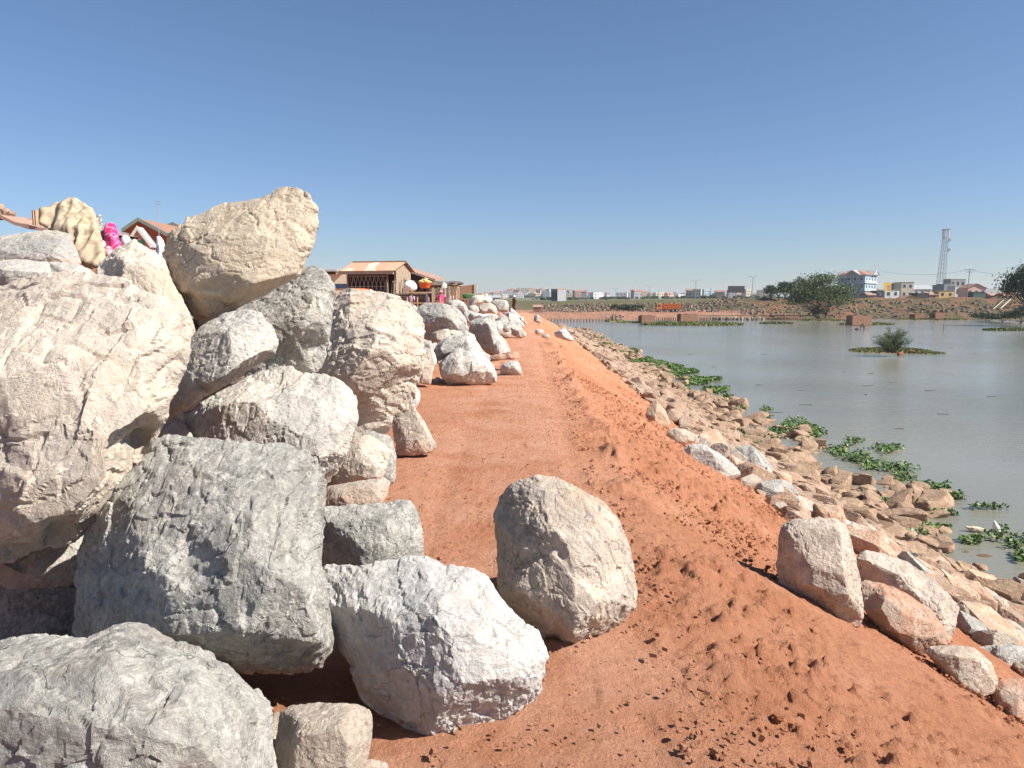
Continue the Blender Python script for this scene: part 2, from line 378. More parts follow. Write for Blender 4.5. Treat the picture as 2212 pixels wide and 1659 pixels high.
# ---------------------------------------------------------------- stones
FLAT = True
def remeshed(v, f, vox, size, seed, amp=1.0, smooth=1, cuts=22, front=False):
    me = mesh_of('tmp', v, f)
    bm = bmesh.new(); bm.from_mesh(me); bmesh.ops.recalc_face_normals(bm, faces=bm.faces); bm.to_mesh(me); bm.free()
    t = bpy.data.objects.new('tmp', me); COL.objects.link(t)
    r = t.modifiers.new('r', 'REMESH'); r.mode = 'VOXEL'; r.voxel_size = vox
    if smooth:
        s = t.modifiers.new('s', 'SMOOTH'); s.iterations = smooth; s.factor = .5
    dg = bpy.context.evaluated_depsgraph_get(); out = bpy.data.meshes.new_from_object(t.evaluated_get(dg))
    bpy.data.objects.remove(t); bpy.data.meshes.remove(me)
    n = len(out.vertices); V = np.empty(n * 3, np.float32); Nn = np.empty(n * 3, np.float32)
    out.vertices.foreach_get('co', V); out.vertices.foreach_get('normal', Nn)
    V = V.reshape(-1, 3).astype(float); Nn = Nn.reshape(-1, 3)
    if n < 60000:
        E = np.empty(len(out.edges) * 2, np.int32); out.edges.foreach_get('vertices', E); E = E.reshape(-1, 2); lab = np.arange(n)
        while True:
            m_ = np.minimum(lab[E[:, 0]], lab[E[:, 1]]); new = lab.copy(); np.minimum.at(new, E[:, 0], m_); np.minimum.at(new, E[:, 1], m_); new = new[new]
            if (new == lab).all(): break
            lab = new
        u_, c_ = np.unique(lab, return_counts=True)
        if len(u_) > 1:
            keep = u_[c_.argmax()]; bm = bmesh.new(); bm.from_mesh(out); bm.verts.ensure_lookup_table(); bmesh.ops.delete(bm, geom=[bm.verts[int(i)] for i in np.nonzero(lab != keep)[0]], context='VERTS'); bm.to_mesh(out); bm.free()
            n = len(out.vertices); V = np.empty(n * 3, np.float32); Nn = np.empty(n * 3, np.float32); out.vertices.foreach_get('co', V); out.vertices.foreach_get('normal', Nn); V = V.reshape(-1, 3).astype(float); Nn = Nn.reshape(-1, 3)
    rs = np.random.default_rng(seed)
    # flat fracture faces: slice off the corners with random planes
    for i in range(cuts):
        nn = rs.normal(size=3)
        if front: nn[1] = -(1.15 + abs(nn[1]))
        nn[1] = -abs(nn[1]) if i % 4 else nn[1]; nn[2] = abs(nn[2]) * .9 if i % 3 else nn[2]; nn /= np.linalg.norm(nn)
        dd = V @ nn; h_ = dd.max() - rs.uniform(.02, .075) * size; m_ = dd > h_
        V[m_] -= nn * (dd[m_] - h_)[:, None] * .93
    # stretch the noise along one bedding direction so that the stone splits like rock
    ax = rs.normal(size=3); ax /= np.linalg.norm(ax)
    q = V + ax * (V @ ax)[:, None] * .7 + rs.uniform(-50, 50, 3)
    k = 1.0 / size
    w = np.stack([fbm(q * 3 * k, 2, seed + i) for i in range(3)], 1) * .35
    d = fbm(q * 1.9 * k, 3, seed) * .006 * size
    d = d + facets(q * 2.6 * k + w, seed + 3) * .009 * size
    d = d + facets(q * 6.5 * k + w * 2, seed + 7) * .010 * size
    rg = 1 - np.abs(fbm(q * 4.5 * k, 3, seed + 9)) * 2
    d = d - np.clip(rg - .86, 0, 1) * .07 * size
    d = d + facets(q * 15 * k + w * 3, seed + 17) * .0045 * size
    d = d + facets(V * 22 + w, seed + 19) * .0016 * min(1, size)
    d = d + fbm(q * 17 * k, 4, seed + 13, .62) * .0055 * size
    V = V + Nn * (d * amp)[:, None]
    out.vertices.foreach_set('co', V.astype(np.float32).ravel())
    out.polygons.foreach_set('use_smooth', np.zeros(len(out.polygons), bool) if FLAT else np.ones(len(out.polygons), bool)); out.update()
    return out

NB = [0]
def boulder(outline, inner, D, mat, label, thick=None, tilt=0.12, group=None, cat='boulder', name='boulder', amp=1.0, vox=None, T=None, seed=None, base_flat=True):
    """a stone whose outer contour is given as picture points at distance D; inner points (x, y, metres nearer) are the corners of its faces"""
    NB[0] += 1; seed = seed if seed is not None else 100 + NB[0] * 17
    if T: outline = [T(*q) for q in outline]; inner = [(*T(q[0], q[1]), q[2]) for q in inner] if inner else None
    rs = random.Random(seed)
    xs = [p[0] for p in outline]; ys = [p[1] for p in outline]
    cx, cy = sum(xs) / len(xs), sum(ys) / len(ys); wpx, hpx = max(xs) - min(xs), max(ys) - min(ys)
    gs = 1.04 if inner else 1.09
    outline = [(cx + (a - cx) * gs, cy + (b - cy) * gs) for a, b in outline]
    W, H = wpx * D / F, hpx * D / F; th = thick or .62 * (W + H) / 2
    ringd = [D + tilt * (cy - p[1]) / max(hpx, 1) * 2 * min(H, .9) for p in outline]
    if not inner:
        inner = []; k = 5; a0 = rs.uniform(0, 6.28)
        for i in range(k):
            a = a0 + i * 6.283 / k; q = rs.uniform(.32, .55)
            inner.append((cx + math.cos(a) * q * wpx * .5, cy + math.sin(a) * q * hpx * .5, rs.uniform(.16, .42) * min(W, H)))
    inner = [(a, b2, c * 1.3) for a, b2, c in inner]
    n = len(outline)
    pts = [Vector((p[0], -p[1])) for p in outline] + [Vector((p[0], -p[1])) for p in inner]
    cv, ce, cf, ov, oe, of = delaunay_2d_cdt(pts, [], [list(range(n))[::-1]], 1, 1e-3)
    def depth(i):
        for j in ov[i]:
            if j < n: return ringd[j]
        j = ov[i][0] - n
        return D + tilt * (cy - inner[j][1]) / max(hpx, 1) * 2 * min(H, .9) - inner[j][2]
    V = []; 
    for i, c in enumerate(cv): V.append(P(c[0], -c[1], depth(i) if ov[i] else D))
    Fc = [tuple(q) for q in cf]
    ring = [None] * n
    for i in range(len(cv)):
        for j in ov[i]:
            if j < n: ring[j] = i
    ring = [r for r in ring if r is not None]
    prev = ring; 
    for sh, dd in ((.93, .28), (.80, .62), (.45, .95)):
        base = len(V); cur = []
        for q, r in enumerate(ring):
            ox, oy = cv[r][0], -cv[r][1]; dz = depth(r) + dd * th
            jx = 1 + rs.uniform(-.06, .06)
            p = P(cx + (ox - cx) * sh * jx, cy + (oy - cy) * sh * jx, dz)
            s = (D / dz); c0 = P(cx, cy, dz); p = c0 + (p - c0) * s
            if base_flat and oy > cy: p.z = min(p.z, V[r].z + .02 * dd)
            V.append(p); cur.append(base + q)
        for q in range(len(ring)):
            a, b2 = prev[q], prev[(q + 1) % len(ring)]; c, d2 = cur[(q + 1) % len(ring)], cur[q]
            Fc.append((a, b2, c, d2))
        prev = cur
    Fc.append(tuple(prev))
    size = (W * H) ** .5
    vx = vox or max(.0088, D * .0026, size / 110)
    me = remeshed(V, Fc, vx, size, seed, amp, cuts=0 if amp < .5 else 16, front=not T)
    nv = len(me.vertices); A = np.empty(nv * 3, np.float32); me.vertices.foreach_get('co', A); A = A.reshape(-1, 3)
    lo = A.min(0); hi = A.max(0); org = np.array([(lo[0] + hi[0]) / 2, (lo[1] + hi[1]) / 2, lo[2]])
    me.vertices.foreach_set('co', (A - org).astype(np.float32).ravel()); me.update(); me.name = name
    o = bpy.data.objects.new(name, me); COL.objects.link(o); o.location = org; me.materials.append(mat)
    tag(o, label, cat, group); return o

PILE = 'boulders heaped along the left of the path'
B = boulder
# --- the near heap
B([(350,545),(365,507),(398,490),(404,470),(432,460),(478,437),(510,436),(560,427),(592,412),(625,404),(652,410),(672,433),(684,452),(686,485),(676,520),(660,560),(645,592),(610,612),(555,640),(510,662),(470,695),(440,703),(412,672),(385,640),(366,598)],
  [(385,512,.02),(405,535,.10),(400,470,.02),(420,600,.30),(480,592,.30),(520,588,.32),(590,570,.27),(640,545,.12),(480,500,.12),(560,480,.12),(620,440,.02),(640,480,.08),(430,640,.10),(540,625,.13)], 4.5, SAND,
  'largest cream boulder, balanced on top of the heap against the sky', tilt=.10, group=PILE, base_flat=False)
B([(455,715),(475,690),(502,662),(550,643),(610,615),(640,592),(668,577),(692,581),(712,600),(720,625),(716,680),(706,740),(694,790),(672,807),(640,803),(600,830),(540,850),(490,840),(450,790)],
  [(500,690,.10),(560,695,.24),(620,690,.26),(690,668,.26),(704,620,.10),(660,610,.08),(650,760,.08),(585,760,.10),(700,700,.16)], 5.1, GREY,
  'grey boulder with a dark shaded front, wedged under the balanced cream one', tilt=.16, group=PILE)
B([(345,915),(352,880),(372,850),(388,790),(402,742),(440,705),(482,682),(538,668),(558,674),(582,705),(600,742),(592,765),(548,790),(505,822),(450,850),(400,882)],
  [(400,800,.10),(440,740,.12),(500,720,.15),(545,690,.06),(575,745,.12),(530,770,.18),(470,815,.20),(400,860,.16)], 4.15, MIXR,
  'slanting pale slab-like boulder above a dark gap, left of the grey wedged boulder', tilt=.14, thick=.5, group=PILE)
B([(660,770),(672,720),(690,680),(715,645),(745,625),(800,632),(845,641),(882,660),(905,690),(915,722),(915,765),(905,810),(893,850),(880,885),(850,890),(838,930),(800,945),(760,965),(690,965),(650,900),(650,800)],
  [(740,700,.14),(800,700,.18),(755,800,.34),(830,765,.40),(890,742,.32),(800,860,.12),(860,820,.10),(880,700,.10),(800,910,.0),(790,660,.05)], 6.3, CREAM,
  'broad cream boulder with a shaded pinkish underside beside the path, below the wooden shed', tilt=.14, group=PILE)
B([(398,945),(405,905),(440,872),(480,850),(540,817),(590,796),(630,795),(655,808),(700,810),(740,830),(765,860),(770,900),(758,935),(745,975),(728,1020),(712,1052),(690,1060),(640,1060),(500,1060),(420,1020)],
  [(425,915,.10),(500,880,.22),(560,890,.27),(620,875,.25),(660,905,.27),(700,960,.20),(720,890,.12),(690,850,.08),(590,840,.08),(560,960,.25),(740,930,.08)], 4.7, MIXR,
  'wide pale boulder with a yellowish front in the middle of the heap', tilt=.18, group=PILE)
B([(-330,700),(0,617),(50,600),(110,597),(200,602),(270,615),(330,640),(388,678),(411,715),(405,760),(375,850),(348,915),(325,975),(292,1030),(240,1085),(205,1115),(165,1152),(100,1177),(0,1207),(-330,1260),(-400,900)],
  [(-200,900,.36),(0,900,.36),(120,870,.36),(226,902,.38),(332,890,.14),(240,1042,.10),(236,960,.16),(300,960,-.04),(290,930,-.02),(200,960,.40),(150,1070,.38),(80,1098,.34),(10,1165,.12),(170,1110,.16),(150,700,.12),(300,760,.16),(60,1000,.36),(120,1140,.06)], 3.1, CREAM,
  'huge pale boulder filling the left edge, with a dark hollow in its right side', tilt=.2, group=PILE, thick=.9)
B([(152,1367),(153,1300),(165,1230),(178,1150),(208,1100),(250,1060),(300,1010),(342,962),(380,948),(440,956),(520,960),(600,965),(650,982),(680,1000),(697,1035),(695,1110),(690,1200),(700,1290),(715,1380),(710,1402),(685,1432),(625,1452),(560,1447),(505,1445),(440,1420),(380,1420),(300,1420),(230,1410),(185,1395)],
  [(415,975,.04),(420,1050,.16),(445,1130,.20),(520,1165,.27),(560,1230,.33),(600,1290,.36),(600,1380,.30),(480,1250,.24),(400,1180,.17),(300,1200,.22),(260,1320,.24),(420,1360,.25),(640,1100,.14),(560,1060,.17),(660,1260,.22),(650,1310,.30),(690,1380,.18)], 2.85, GREY,
  'large upright grey boulder with a dark diagonal ridge in the middle of the foreground heap', tilt=.14, group=PILE)
B([(-330,1420),(0,1396),(70,1384),(130,1382),(190,1385),(240,1360),(285,1348),(322,1353),(350,1375),(420,1403),(480,1432),(520,1462),(560,1500),(580,1532),(585,1600),(592,1640),(585,1720),(570,1900),(200,2050),(-330,2050)],
  [(-200,1500,.24),(-10,1475,.22),(110,1452,.24),(200,1438,.26),(225,1400,.16),(325,1385,.10),(430,1450,.18),(500,1520,.18),(300,1660,.34),(60,1700,.34),(470,1700,.24)], 2.2, GREY,
  'grey boulder with a pinkish flat top in the bottom left corner', tilt=.22, group=PILE)
B([(695,1242),(720,1226),(780,1222),(840,1216),(890,1205),(922,1208),(960,1225),(1010,1232),(1045,1246),(1070,1282),(1092,1312),(1130,1346),(1162,1372),(1176,1412),(1172,1455),(1158,1502),(1110,1530),(1060,1562),(1020,1590),(990,1612),(960,1628),(930,1622),(898,1592),(860,1560),(818,1538),(780,1500),(760,1445),(735,1400),(712,1340),(704,1290)],
  [(925,1240,.10),(950,1300,.20),(975,1370,.27),(985,1430,.30),(1015,1478,.32),(1100,1462,.20),(1150,1440,.12),(1040,1500,.24),(880,1440,.22),(800,1330,.16),(760,1350,.14),(850,1500,.22),(890,1550,.20),(935,1600,.14),(985,1540,.25),(1060,1350,.14)], 2.85, WHITE,
  'front boulder with a bright white sunlit right face, on the red earth', tilt=.22, group=PILE)
B([(1070,1112),(1080,1078),(1110,1050),(1160,1032),(1205,1040),(1255,1062),(1302,1090),(1330,1122),(1352,1170),(1370,1222),(1380,1278),(1365,1312),(1332,1340),(1300,1368),(1268,1385),(1242,1404),(1200,1390),(1188,1403),(1165,1398),(1140,1352),(1100,1312),(1078,1272),(1080,1200)],
  [(1150,1052,.06),(1120,1100,.12),(1140,1150,.18),(1110,1230,.10),(1175,1155,.20),(1195,1185,.19),(1205,1150,.21),(1170,1250,.26),(1120,1270,.18),(1190,1260,.32),(1245,1310,.34),(1240,1370,.24),(1200,1340,.22),(1275,1180,.26),(1240,1240,.24),(1320,1200,.16),(1320,1290,.16),(1240,1090,.12),(1290,1330,.20)], 3.6, TAN,
  'knobbly tan boulder standing alone on the path', group='boulders lying loose on the path', tilt=.10)
B([(685,1250),(688,1110),(700,1096),(760,1091),(830,1089),(862,1080),(885,1082),(902,1108),(912,1160),(915,1210),(890,1240),(800,1262)],
  [(700,1135,.10),(800,1120,.14),(860,1115,.10),(790,1200,.20),(880,1180,.12)], 3.75, GREY,
  'low grey block behind the white-faced front boulder', tilt=.12, group=PILE)
B([(705,1052),(735,985),(755,946),(800,944),(830,960),(840,977),(832,1010),(820,1036),(780,1046),(730,1062)], None, 5.0, CREAM,
  'small cream boulder at the foot of the wide pale boulder, by the path', group=PILE)
B([(692,1092),(712,1052),(770,1041),(825,1034),(838,1042),(832,1072),(820,1090),(760,1100),(700,1100)], None, 4.4, TAN,
  'flat brownish boulder on top of the low grey block', group=PILE, tilt=.3)
B([(858,982),(848,932),(845,890),(868,864),(892,876),(915,910),(945,965),(930,976),(892,985)], [(880,920,.12),(870,960,.08),(905,930,.12)], 7.4, TAN,
  'leaning triangular grey-brown boulder at the path edge, right foot of the near heap', group=PILE)
B([(860,890),(872,852),(895,832),(908,850),(905,872),(892,892)], None, 8.3, WHITE,
  'small white stone behind the leaning triangular boulder', group=PILE)
B([(590,1760),(598,1600),(612,1537),(632,1525),(700,1521),(770,1523),(796,1532),(804,1562),(800,1602),(790,1642),(780,1700),(760,1760)],
  [(650,1560,.08),(740,1556,.10),(720,1620,.16),(640,1640,.15),(780,1600,.05)], 2.33, TAN,
  'small squarish brown-grey boulder at the bottom edge of the picture', group=PILE, tilt=.2)
B([(575,1700),(580,1580),(590,1545),(603,1540),(608,1575),(600,1640),(600,1700)], None, 2.55, TAN, 'narrow brown stone squeezed between the two bottom boulders', group=PILE)
B([(740,1700),(760,1655),(800,1640),(835,1650),(845,1690),(800,1720)], None, 2.42, TAN, 'low stone half buried at the bottom edge, right of the squarish one', group=PILE)
B([(-60,1200),(0,1180),(60,1160),(150,1140),(200,1130),(215,1200),(190,1275),(100,1285),(0,1285),(-60,1290)], [(0,1235,.10),(100,1215,.12),(60,1250,.08)], 3.4, MIXR,
  'flat boulder under the huge pale one at the left edge', group=PILE)
B([(-80,1280),(0,1262),(90,1262),(170,1270),(230,1300),(240,1420),(60,1450),(0,1450),(-80,1450)], [(0,1310,.05),(80,1320,.05)], 3.3, GREY,
  'boulder lying in deep shadow at the left edge', group=PILE)
B([(-60,520),(0,511),(60,501),(120,498),(150,506),(172,566),(165,590),(60,590),(-60,590)], [(20,560,.18),(80,545,.22),(135,520,.12),(110,570,.18)], 5.2, MIXR,
  'topmost pale boulder at the left edge, grey where it is broken at the front', group=PILE, tilt=.35)
B([(-60,572),(30,561),(100,566),(170,572),(202,592),(200,640),(120,650),(0,650),(-60,650)], [(0,592,.20),(80,595,.20),(180,603,.12)], 4.3, MIXR,
  'flat pale boulder just above the huge one at the left edge', group=PILE, tilt=.4)
B([(198,605),(225,562),(258,536),(292,521),(330,545),(355,562),(368,602),(395,650),(415,695),(420,740),(330,760),(240,700)], [(265,560,.12),(285,620,.26),(330,600,.20),(245,600,.06),(360,660,.16)], 4.3, CREAM,
  'pointed cream boulder left of the balanced one, in front of the washing', group=PILE, tilt=.25)
B([(395,740),(408,690),(425,688),(445,705),(470,720),(450,760),(410,770)], None, 4.5, CREAM, 'small cream stone trapped beneath the balanced boulder', group=PILE)
B([(310,1010),(330,970),(350,915),(385,905),(420,950),(400,1010),(340,1040)], None, 4.6, TAN, 'brown stone deep in the gap behind the upright grey boulder', group=PILE)
B([(690,975),(740,945),(800,935),(840,945),(852,985),(848,1040),(800,1075),(700,1075)], None, 6.1, GREY, 'dark stone deep in the gap left of the leaning triangular boulder', group=PILE)
# inner stones of the heap, seen only through its gaps
for (x0, y0, x1, y1, D, lb) in ((200, 660, 560, 1080, 5.7, 'hidden stone of the heap, in shade behind the slanting slab'),
                            (560, 1080, 760, 1400, 4.4, 'hidden stone of the heap, in shade right of the upright grey boulder'),
                            (380, 1420, 720, 1640, 3.2, 'hidden stone of the heap, in shade above the squarish bottom boulder')):
    w, h = x1 - x0, y1 - y0
    B([(x0 + w * a, y0 + h * b) for a, b in ((.1,.2),(.4,0),(.8,.05),(1,.4),(.95,.8),(.6,1),(.2,.95),(0,.6))], None, D, GREY, lb, group=PILE, vox=.02)

# --- the second heap, farther along the path
T8 = lambda x, y: (849.1 + x * .17226, 587.9 + y * .17226)
PILE2 = 'boulders of the farther heaps along the path'
def M(pts, inner, D, mat, label, **k): return B(pts, inner, D, mat, label, T=T8, group=PILE2, **k)
M([(560,1200),(600,1080),(700,990),(850,940),(930,800),(955,760),(1010,800),(1100,940),(1180,1060),(1290,1200),(1302,1310),(1290,1380),(1100,1412),(900,1402),(740,1432),(640,1390),(580,1300)],
  [(980,960,.10),(760,1120,.22),(690,1250,.25),(900,1320,.26),(910,1390,.12),(1080,1210,.30),(1180,1200,.20),(880,1080,.20)], 13.9, MIXR, 'big pale angular boulder at the front foot of the second heap')
M([(500,980),(545,900),(620,850),(700,810),(900,755),(960,775),(910,900),(760,1010),(640,1080),(570,1180),(520,1080)], None, 14.6, GREY, 'grey boulder leaning behind the front foot of the second heap', tilt=.3)
M([(960,790),(945,640),(1000,592),(1100,556),(1262,540),(1285,640),(1310,760),(1400,840),(1470,920),(1478,1000),(1400,1052),(1200,1042),(1130,960),(1050,880)],
  [(1060,620,.2),(1240,700,.3),(1100,820,.1),(1290,860,.32),(1200,960,.2)], 19.6, GREY, 'tall grey boulder with a shaded left side in the second heap')
M([(262,530),(310,440),(380,382),(560,385),(700,420),(800,400),(880,470),(905,600),(945,745),(850,790),(700,830),(520,850),(460,900),(380,830),(340,700),(290,610)],
  [(400,470,.1),(460,560,.35),(600,520,.35),(760,600,.35),(560,700,.25),(840,560,.1)], 18.5, GREY, 'widest pale grey boulder on the left of the second heap')
M([(630,400),(720,352),(800,333),(880,378),(935,430),(955,510),(920,570),(840,520),(700,440)], None, 22, MIXR, 'pale grey boulder topping the second heap in front of the seated people')
M([(470,780),(520,745),(660,700),(720,715),(715,790),(700,840),(600,880),(520,880),(480,900)], None, 15.6, TAN, 'small squarish tan stone tucked in the left of the second heap')
M([(375,980),(400,925),(470,950),(530,1050),(548,1130),(495,1230),(470,1402),(430,1392),(350,1400),(310,1330),(300,1200),(340,1100)], None, 13.4, CREAM, 'upright cream slab between the near heap and the second heap')
M([(140,420),(250,405),(310,440),(290,560),(240,560),(170,500)], None, 22, GREY, 'grey stone behind the broad cream boulder, left end of the second heap')
M([(560,1440),(500,1390),(510,1330),(560,1310),(640,1360),(660,1420)], None, 14.3, GREY, 'small dark stone under the front foot of the second heap')
M([(1335,1300),(1350,1180),(1430,1105),(1560,1090),(1600,1180),(1637,1290),(1500,1304),(1420,1290)], [(1430,1170,.15),(1520,1180,.15),(1580,1250,.05)], 15.6, MIXR, 'brown-faced boulder alone at the right foot of the second heap')
M([(1200,1040),(1400,1028),(1480,1005),(1560,985),(1592,1060),(1562,1090),(1380,1100),(1240,1100)], None, 17, RED, 'flat reddish plank-like stone at the right foot of the second heap', tilt=.4)
M([(1270,620),(1360,640),(1450,700),(1492,750),(1470,800),(1392,822),(1290,770)], None, 28, MIXR, 'pale low stone behind the tall grey boulder')
M([(1265,560),(1340,508),(1400,538),(1460,570),(1405,640),(1290,622)], None, 30, RED, 'small reddish stone high on the right of the second heap')
M([(1390,650),(1450,590),(1545,612),(1622,700),(1682,780),(1692,815),(1600,824),(1500,796),(1430,720)], [(1480,660,.3),(1560,700,.3),(1500,740,.2)], 30.5, GREY, 'dark blue-grey boulder with a shadow beneath, right of the second heap')
M([(930,420),(985,300),(1060,288),(1130,285),(1165,330),(1105,405),(1060,450),(1020,475)], None, 27, CREAM, 'cream boulder on the skyline behind the second heap')
M([(1050,450),(1100,400),(1200,370),(1280,410),(1322,480),(1292,535),(1150,540),(1030,520)], None, 26, CREAM, 'round cream boulder behind the tall grey boulder')
M([(1205,380),(1300,338),(1440,360),(1456,412),(1452,492),(1340,505),(1300,440)], None, 36, GREY, 'blocky grey boulder left of the man in the white helmet')
M([(930,530),(980,500),(1150,530),(1270,540),(1180,570),(1050,580),(960,620)], None, 21, WHITE, 'thin pale stone lying across the second heap')
M([(1350,500),(1450,495),(1560,560),(1640,650),(1645,705),(1560,650),(1430,580)], None, 37, WHITE, 'long pale stone sloping towards the path, far end of the second heap')
M([(1445,440),(1500,450),(1560,520),(1620,560),(1560,580),(1460,520)], None, 42, WHITE, 'white stone below the man in the white helmet')
M([(1570,560),(1640,555),(1650,620),(1600,640)], None, 50, MIXR, 'little pale stone at the far end of the left heaps')
M([(1620,620),(1690,610),(1700,640),(1650,662)], None, 48, WHITE, 'flat white stone at the far end of the left heaps')
def oct8(cx, cy, w, h, sd):
    r_ = random.Random(sd); return [(cx + math.cos(a) * w / 2 * r_.uniform(.8, 1.15), cy + math.sin(a) * h / 2 * r_.uniform(.8, 1.15)) for a in [i * math.pi / 4 + r_.uniform(-.25, .25) for i in range(8)]]
for i, (cx, cy, w, h, D_, mt, lb) in enumerate(((420, 1000, 260, 330, 16.5, GREY, 'in the gap behind the upright cream slab'), (640, 900, 260, 220, 17.2, MIXR, 'between the small squarish stone and the front foot'), (930, 880, 190, 300, 18.2, GREY, 'beneath the tall shaded boulder'),
    (1130, 1080, 190, 150, 17.6, GREY, 'low behind the right shoulder of the front foot'), (940, 560, 170, 190, 21.5, GREY, 'between the widest and the tall shaded boulder'), (1290, 700, 170, 190, 25, WHITE, 'right behind the tall shaded boulder'),
    (1370, 620, 170, 130, 29, GREY, 'above the pale low stone'), (1000, 470, 170, 110, 24, GREY, 'under the cream skyline boulder'), (1220, 560, 190, 110, 24, TAN, 'above the tall shaded boulder'), (1480, 590, 150, 100, 33, MIXR, 'above the dark blue-grey boulder'),
    (1180, 350, 140, 80, 33, WHITE, 'on the skyline between the cream boulder and the blocky grey one'), (1560, 700, 130, 110, 34, GREY, 'behind the dark blue-grey boulder'), (300, 640, 170, 260, 19.5, GREY, 'at the left foot of the widest boulder'), (760, 800, 260, 150, 18, TAN, 'below the widest boulder'),
    (1430, 700, 120, 110, 27, GREY, 'wedged between the pale low stone and the dark one'), (1330, 960, 130, 170, 19.2, MIXR, 'at the right foot of the tall shaded boulder'))):
    M(oct8(cx, cy, w * 1.15, h * 1.15, i + 3), None, D_, mt, {GREY: 'grey', MIXR: 'pale', WHITE: 'white', TAN: 'tan'}[mt] + ' stone ' + lb)
LOOSE = 'boulders lying loose on the path'
def L(pts, inner, D, mat, label, **k): return B(pts, inner, D, mat, label, T=T8, group=LOOSE, **k)
L([(1755,610),(1775,540),(1800,511),(1840,540),(1870,610),(1860,636),(1820,636)], None, 50, GREY, 'grey pointed boulder standing at the far end of the path')
L([(1688,612),(1780,605),(1812,630),(1700,634)], None, 50, WHITE, 'flat white stone left of the pointed one at the far end of the path')
L([(1765,770),(1780,735),(1800,708),(1870,714),(1905,740),(1880,782),(1790,782)], None, 34, MIXR, 'upper of two pale stones in the middle of the far path')
L([(1852,815),(1870,790),(1900,765),(1970,782),(1982,822),(1900,832)], None, 31, GREY, 'lower of two pale stones in the middle of the far path')
L([(2000,800),(2030,745),(2090,692),(2160,700),(2212,770),(2275,850),(2270,880),(2150,850)], [(2080,740,.2),(2140,770,.3),(2200,830,.15)], 27, WHITE, 'large white boulder on the river-side edge of the far path')
# little stones in the dust
L([(1770,2920),(1800,2890),(1840,2895),(1850,2925),(1810,2940)], None, 5.2, GREY, 'tiny grey stone left of the standing tan boulder') if False else None
B([(1060,1187),(1070,1178),(1080,1180),(1082,1194),(1066,1196)], None, 4.95, GREY, 'fist-sized grey stone left of the standing tan boulder', cat='stone', name='stone', group='fist-sized stones on the path', vox=.006)
B([(1194,1415),(1200,1406),(1214,1408),(1215,1417),(1202,1420)], None, 3.38, WHITE, 'pale pebble under the standing tan boulder', cat='stone', name='stone', group='fist-sized stones on the path', vox=.006)
# --- boulders on the river-side slope, near the camera
SL = 'large stones at the top of the river slope'
def S(pts, inner, mat, label, dd=0.0, **k):
    bx, by = max(pts, key=lambda q: q[1]); g = G_emb(bx, by); h = (max(q[1] for q in pts) - min(q[1] for q in pts)) * g.y / F
    return B(pts, inner, g.y + dd + .12 * h, mat, label, group=SL, **k)
S([(1680,1217),(1686,1160),(1692,1137),(1712,1126),(1760,1122),(1802,1122),(1826,1135),(1840,1180),(1855,1250),(1860,1330),(1856,1350),(1830,1352),(1800,1336),(1760,1312),(1710,1282),(1684,1262)],
  [(1705,1148,.10),(1760,1150,.16),(1812,1150,.12),(1780,1205,.26),(1770,1250,.28),(1810,1215,.20),(1800,1290,.16),(1830,1280,.18),(1725,1240,.10)], TAN, 'upright blocky boulder on the red slope, grey on top with rust-brown shaded side', tilt=.08)
S([(1858,1262),(1870,1254),(1910,1262),(1960,1285),(2010,1318),(2038,1356),(2052,1385),(2035,1400),(1990,1412),(1950,1392),(1905,1362),(1872,1322)],
  [(1890,1275,.04),(1920,1310,.22),(2000,1360,.20),(1940,1345,.22),(1990,1390,.12),(1960,1300,.05)], RED, 'white boulder with red earth smeared on its top, right of the upright one', tilt=.35)
S([(1845,1215),(1870,1192),(1910,1198),(1960,1216),(2010,1250),(2050,1288),(2070,1308),(2064,1350),(2052,1392),(2020,1370),(1960,1320),(1900,1275),(1855,1262)], [(1880,1230,.15),(1960,1260,.2),(2030,1300,.2)], TAN, 'broad smooth tan slab behind the red-smeared boulder', tilt=.4, dd=.4)
S([(1820,1150),(1838,1128),(1880,1142),(1930,1170),(1960,1205),(1950,1222),(1900,1215),(1850,1195)], None, RED, 'orange dusted slab behind the upright boulder', tilt=.5, dd=.5)
S([(1955,1207),(2000,1208),(2060,1235),(2120,1268),(2170,1315),(2190,1335),(2160,1350),(2110,1330),(2060,1300),(2000,1262)], None, SLOPE, 'long pale slab leading down to the water at the right', tilt=.5, dd=.6)
S([(2066,1390),(2068,1310),(2080,1298),(2130,1325),(2200,1372),(2260,1410),(2260,1460),(2130,1405)], [(2085,1312,.10),(2140,1350,.2),(2150,1400,.06),(2210,1410,.15)], TAN, 'big slab with a dark shaded left end near the right edge', tilt=.3, dd=.2)
S([(2002,1412),(2012,1398),(2060,1394),(2105,1400),(2140,1432),(2155,1470),(2142,1500),(2130,1508),(2082,1490),(2038,1452)], [(2040,1420,.10),(2095,1425,.14),(2085,1465,.12),(2125,1480,.1)], TAN, 'tan boulder with a bright end, low at the right edge of the red slope', tilt=.2)
S([(2108,1402),(2150,1396),(2200,1396),(2250,1420),(2260,1480),(2180,1480),(2150,1470),(2138,1436)], None, GREY, 'dark grey rounded boulder at the right edge', tilt=.2)
S([(2145,1490),(2165,1470),(2200,1468),(2260,1480),(2260,1580),(2200,1565),(2168,1545),(2150,1525)], None, RED, 'reddish boulder low at the right edge', tilt=.2)
S([(1625,1085),(1635,1052),(1662,1046),(1700,1056),(1745,1080),(1790,1108),(1808,1124),(1760,1130),(1700,1124),(1660,1112)], [(1650,1068,.1),(1700,1085,.18),(1750,1110,.12)], TAN, 'long dark-fronted boulder above the upright one on the slope', tilt=.3)
S([(1475,978),(1490,962),(1520,960),(1560,985),(1590,1010),(1600,1025),(1580,1040),(1520,1010),(1490,996)], None, MIXR, 'grey lens-shaped boulder at the edge of the red slope', tilt=.3)
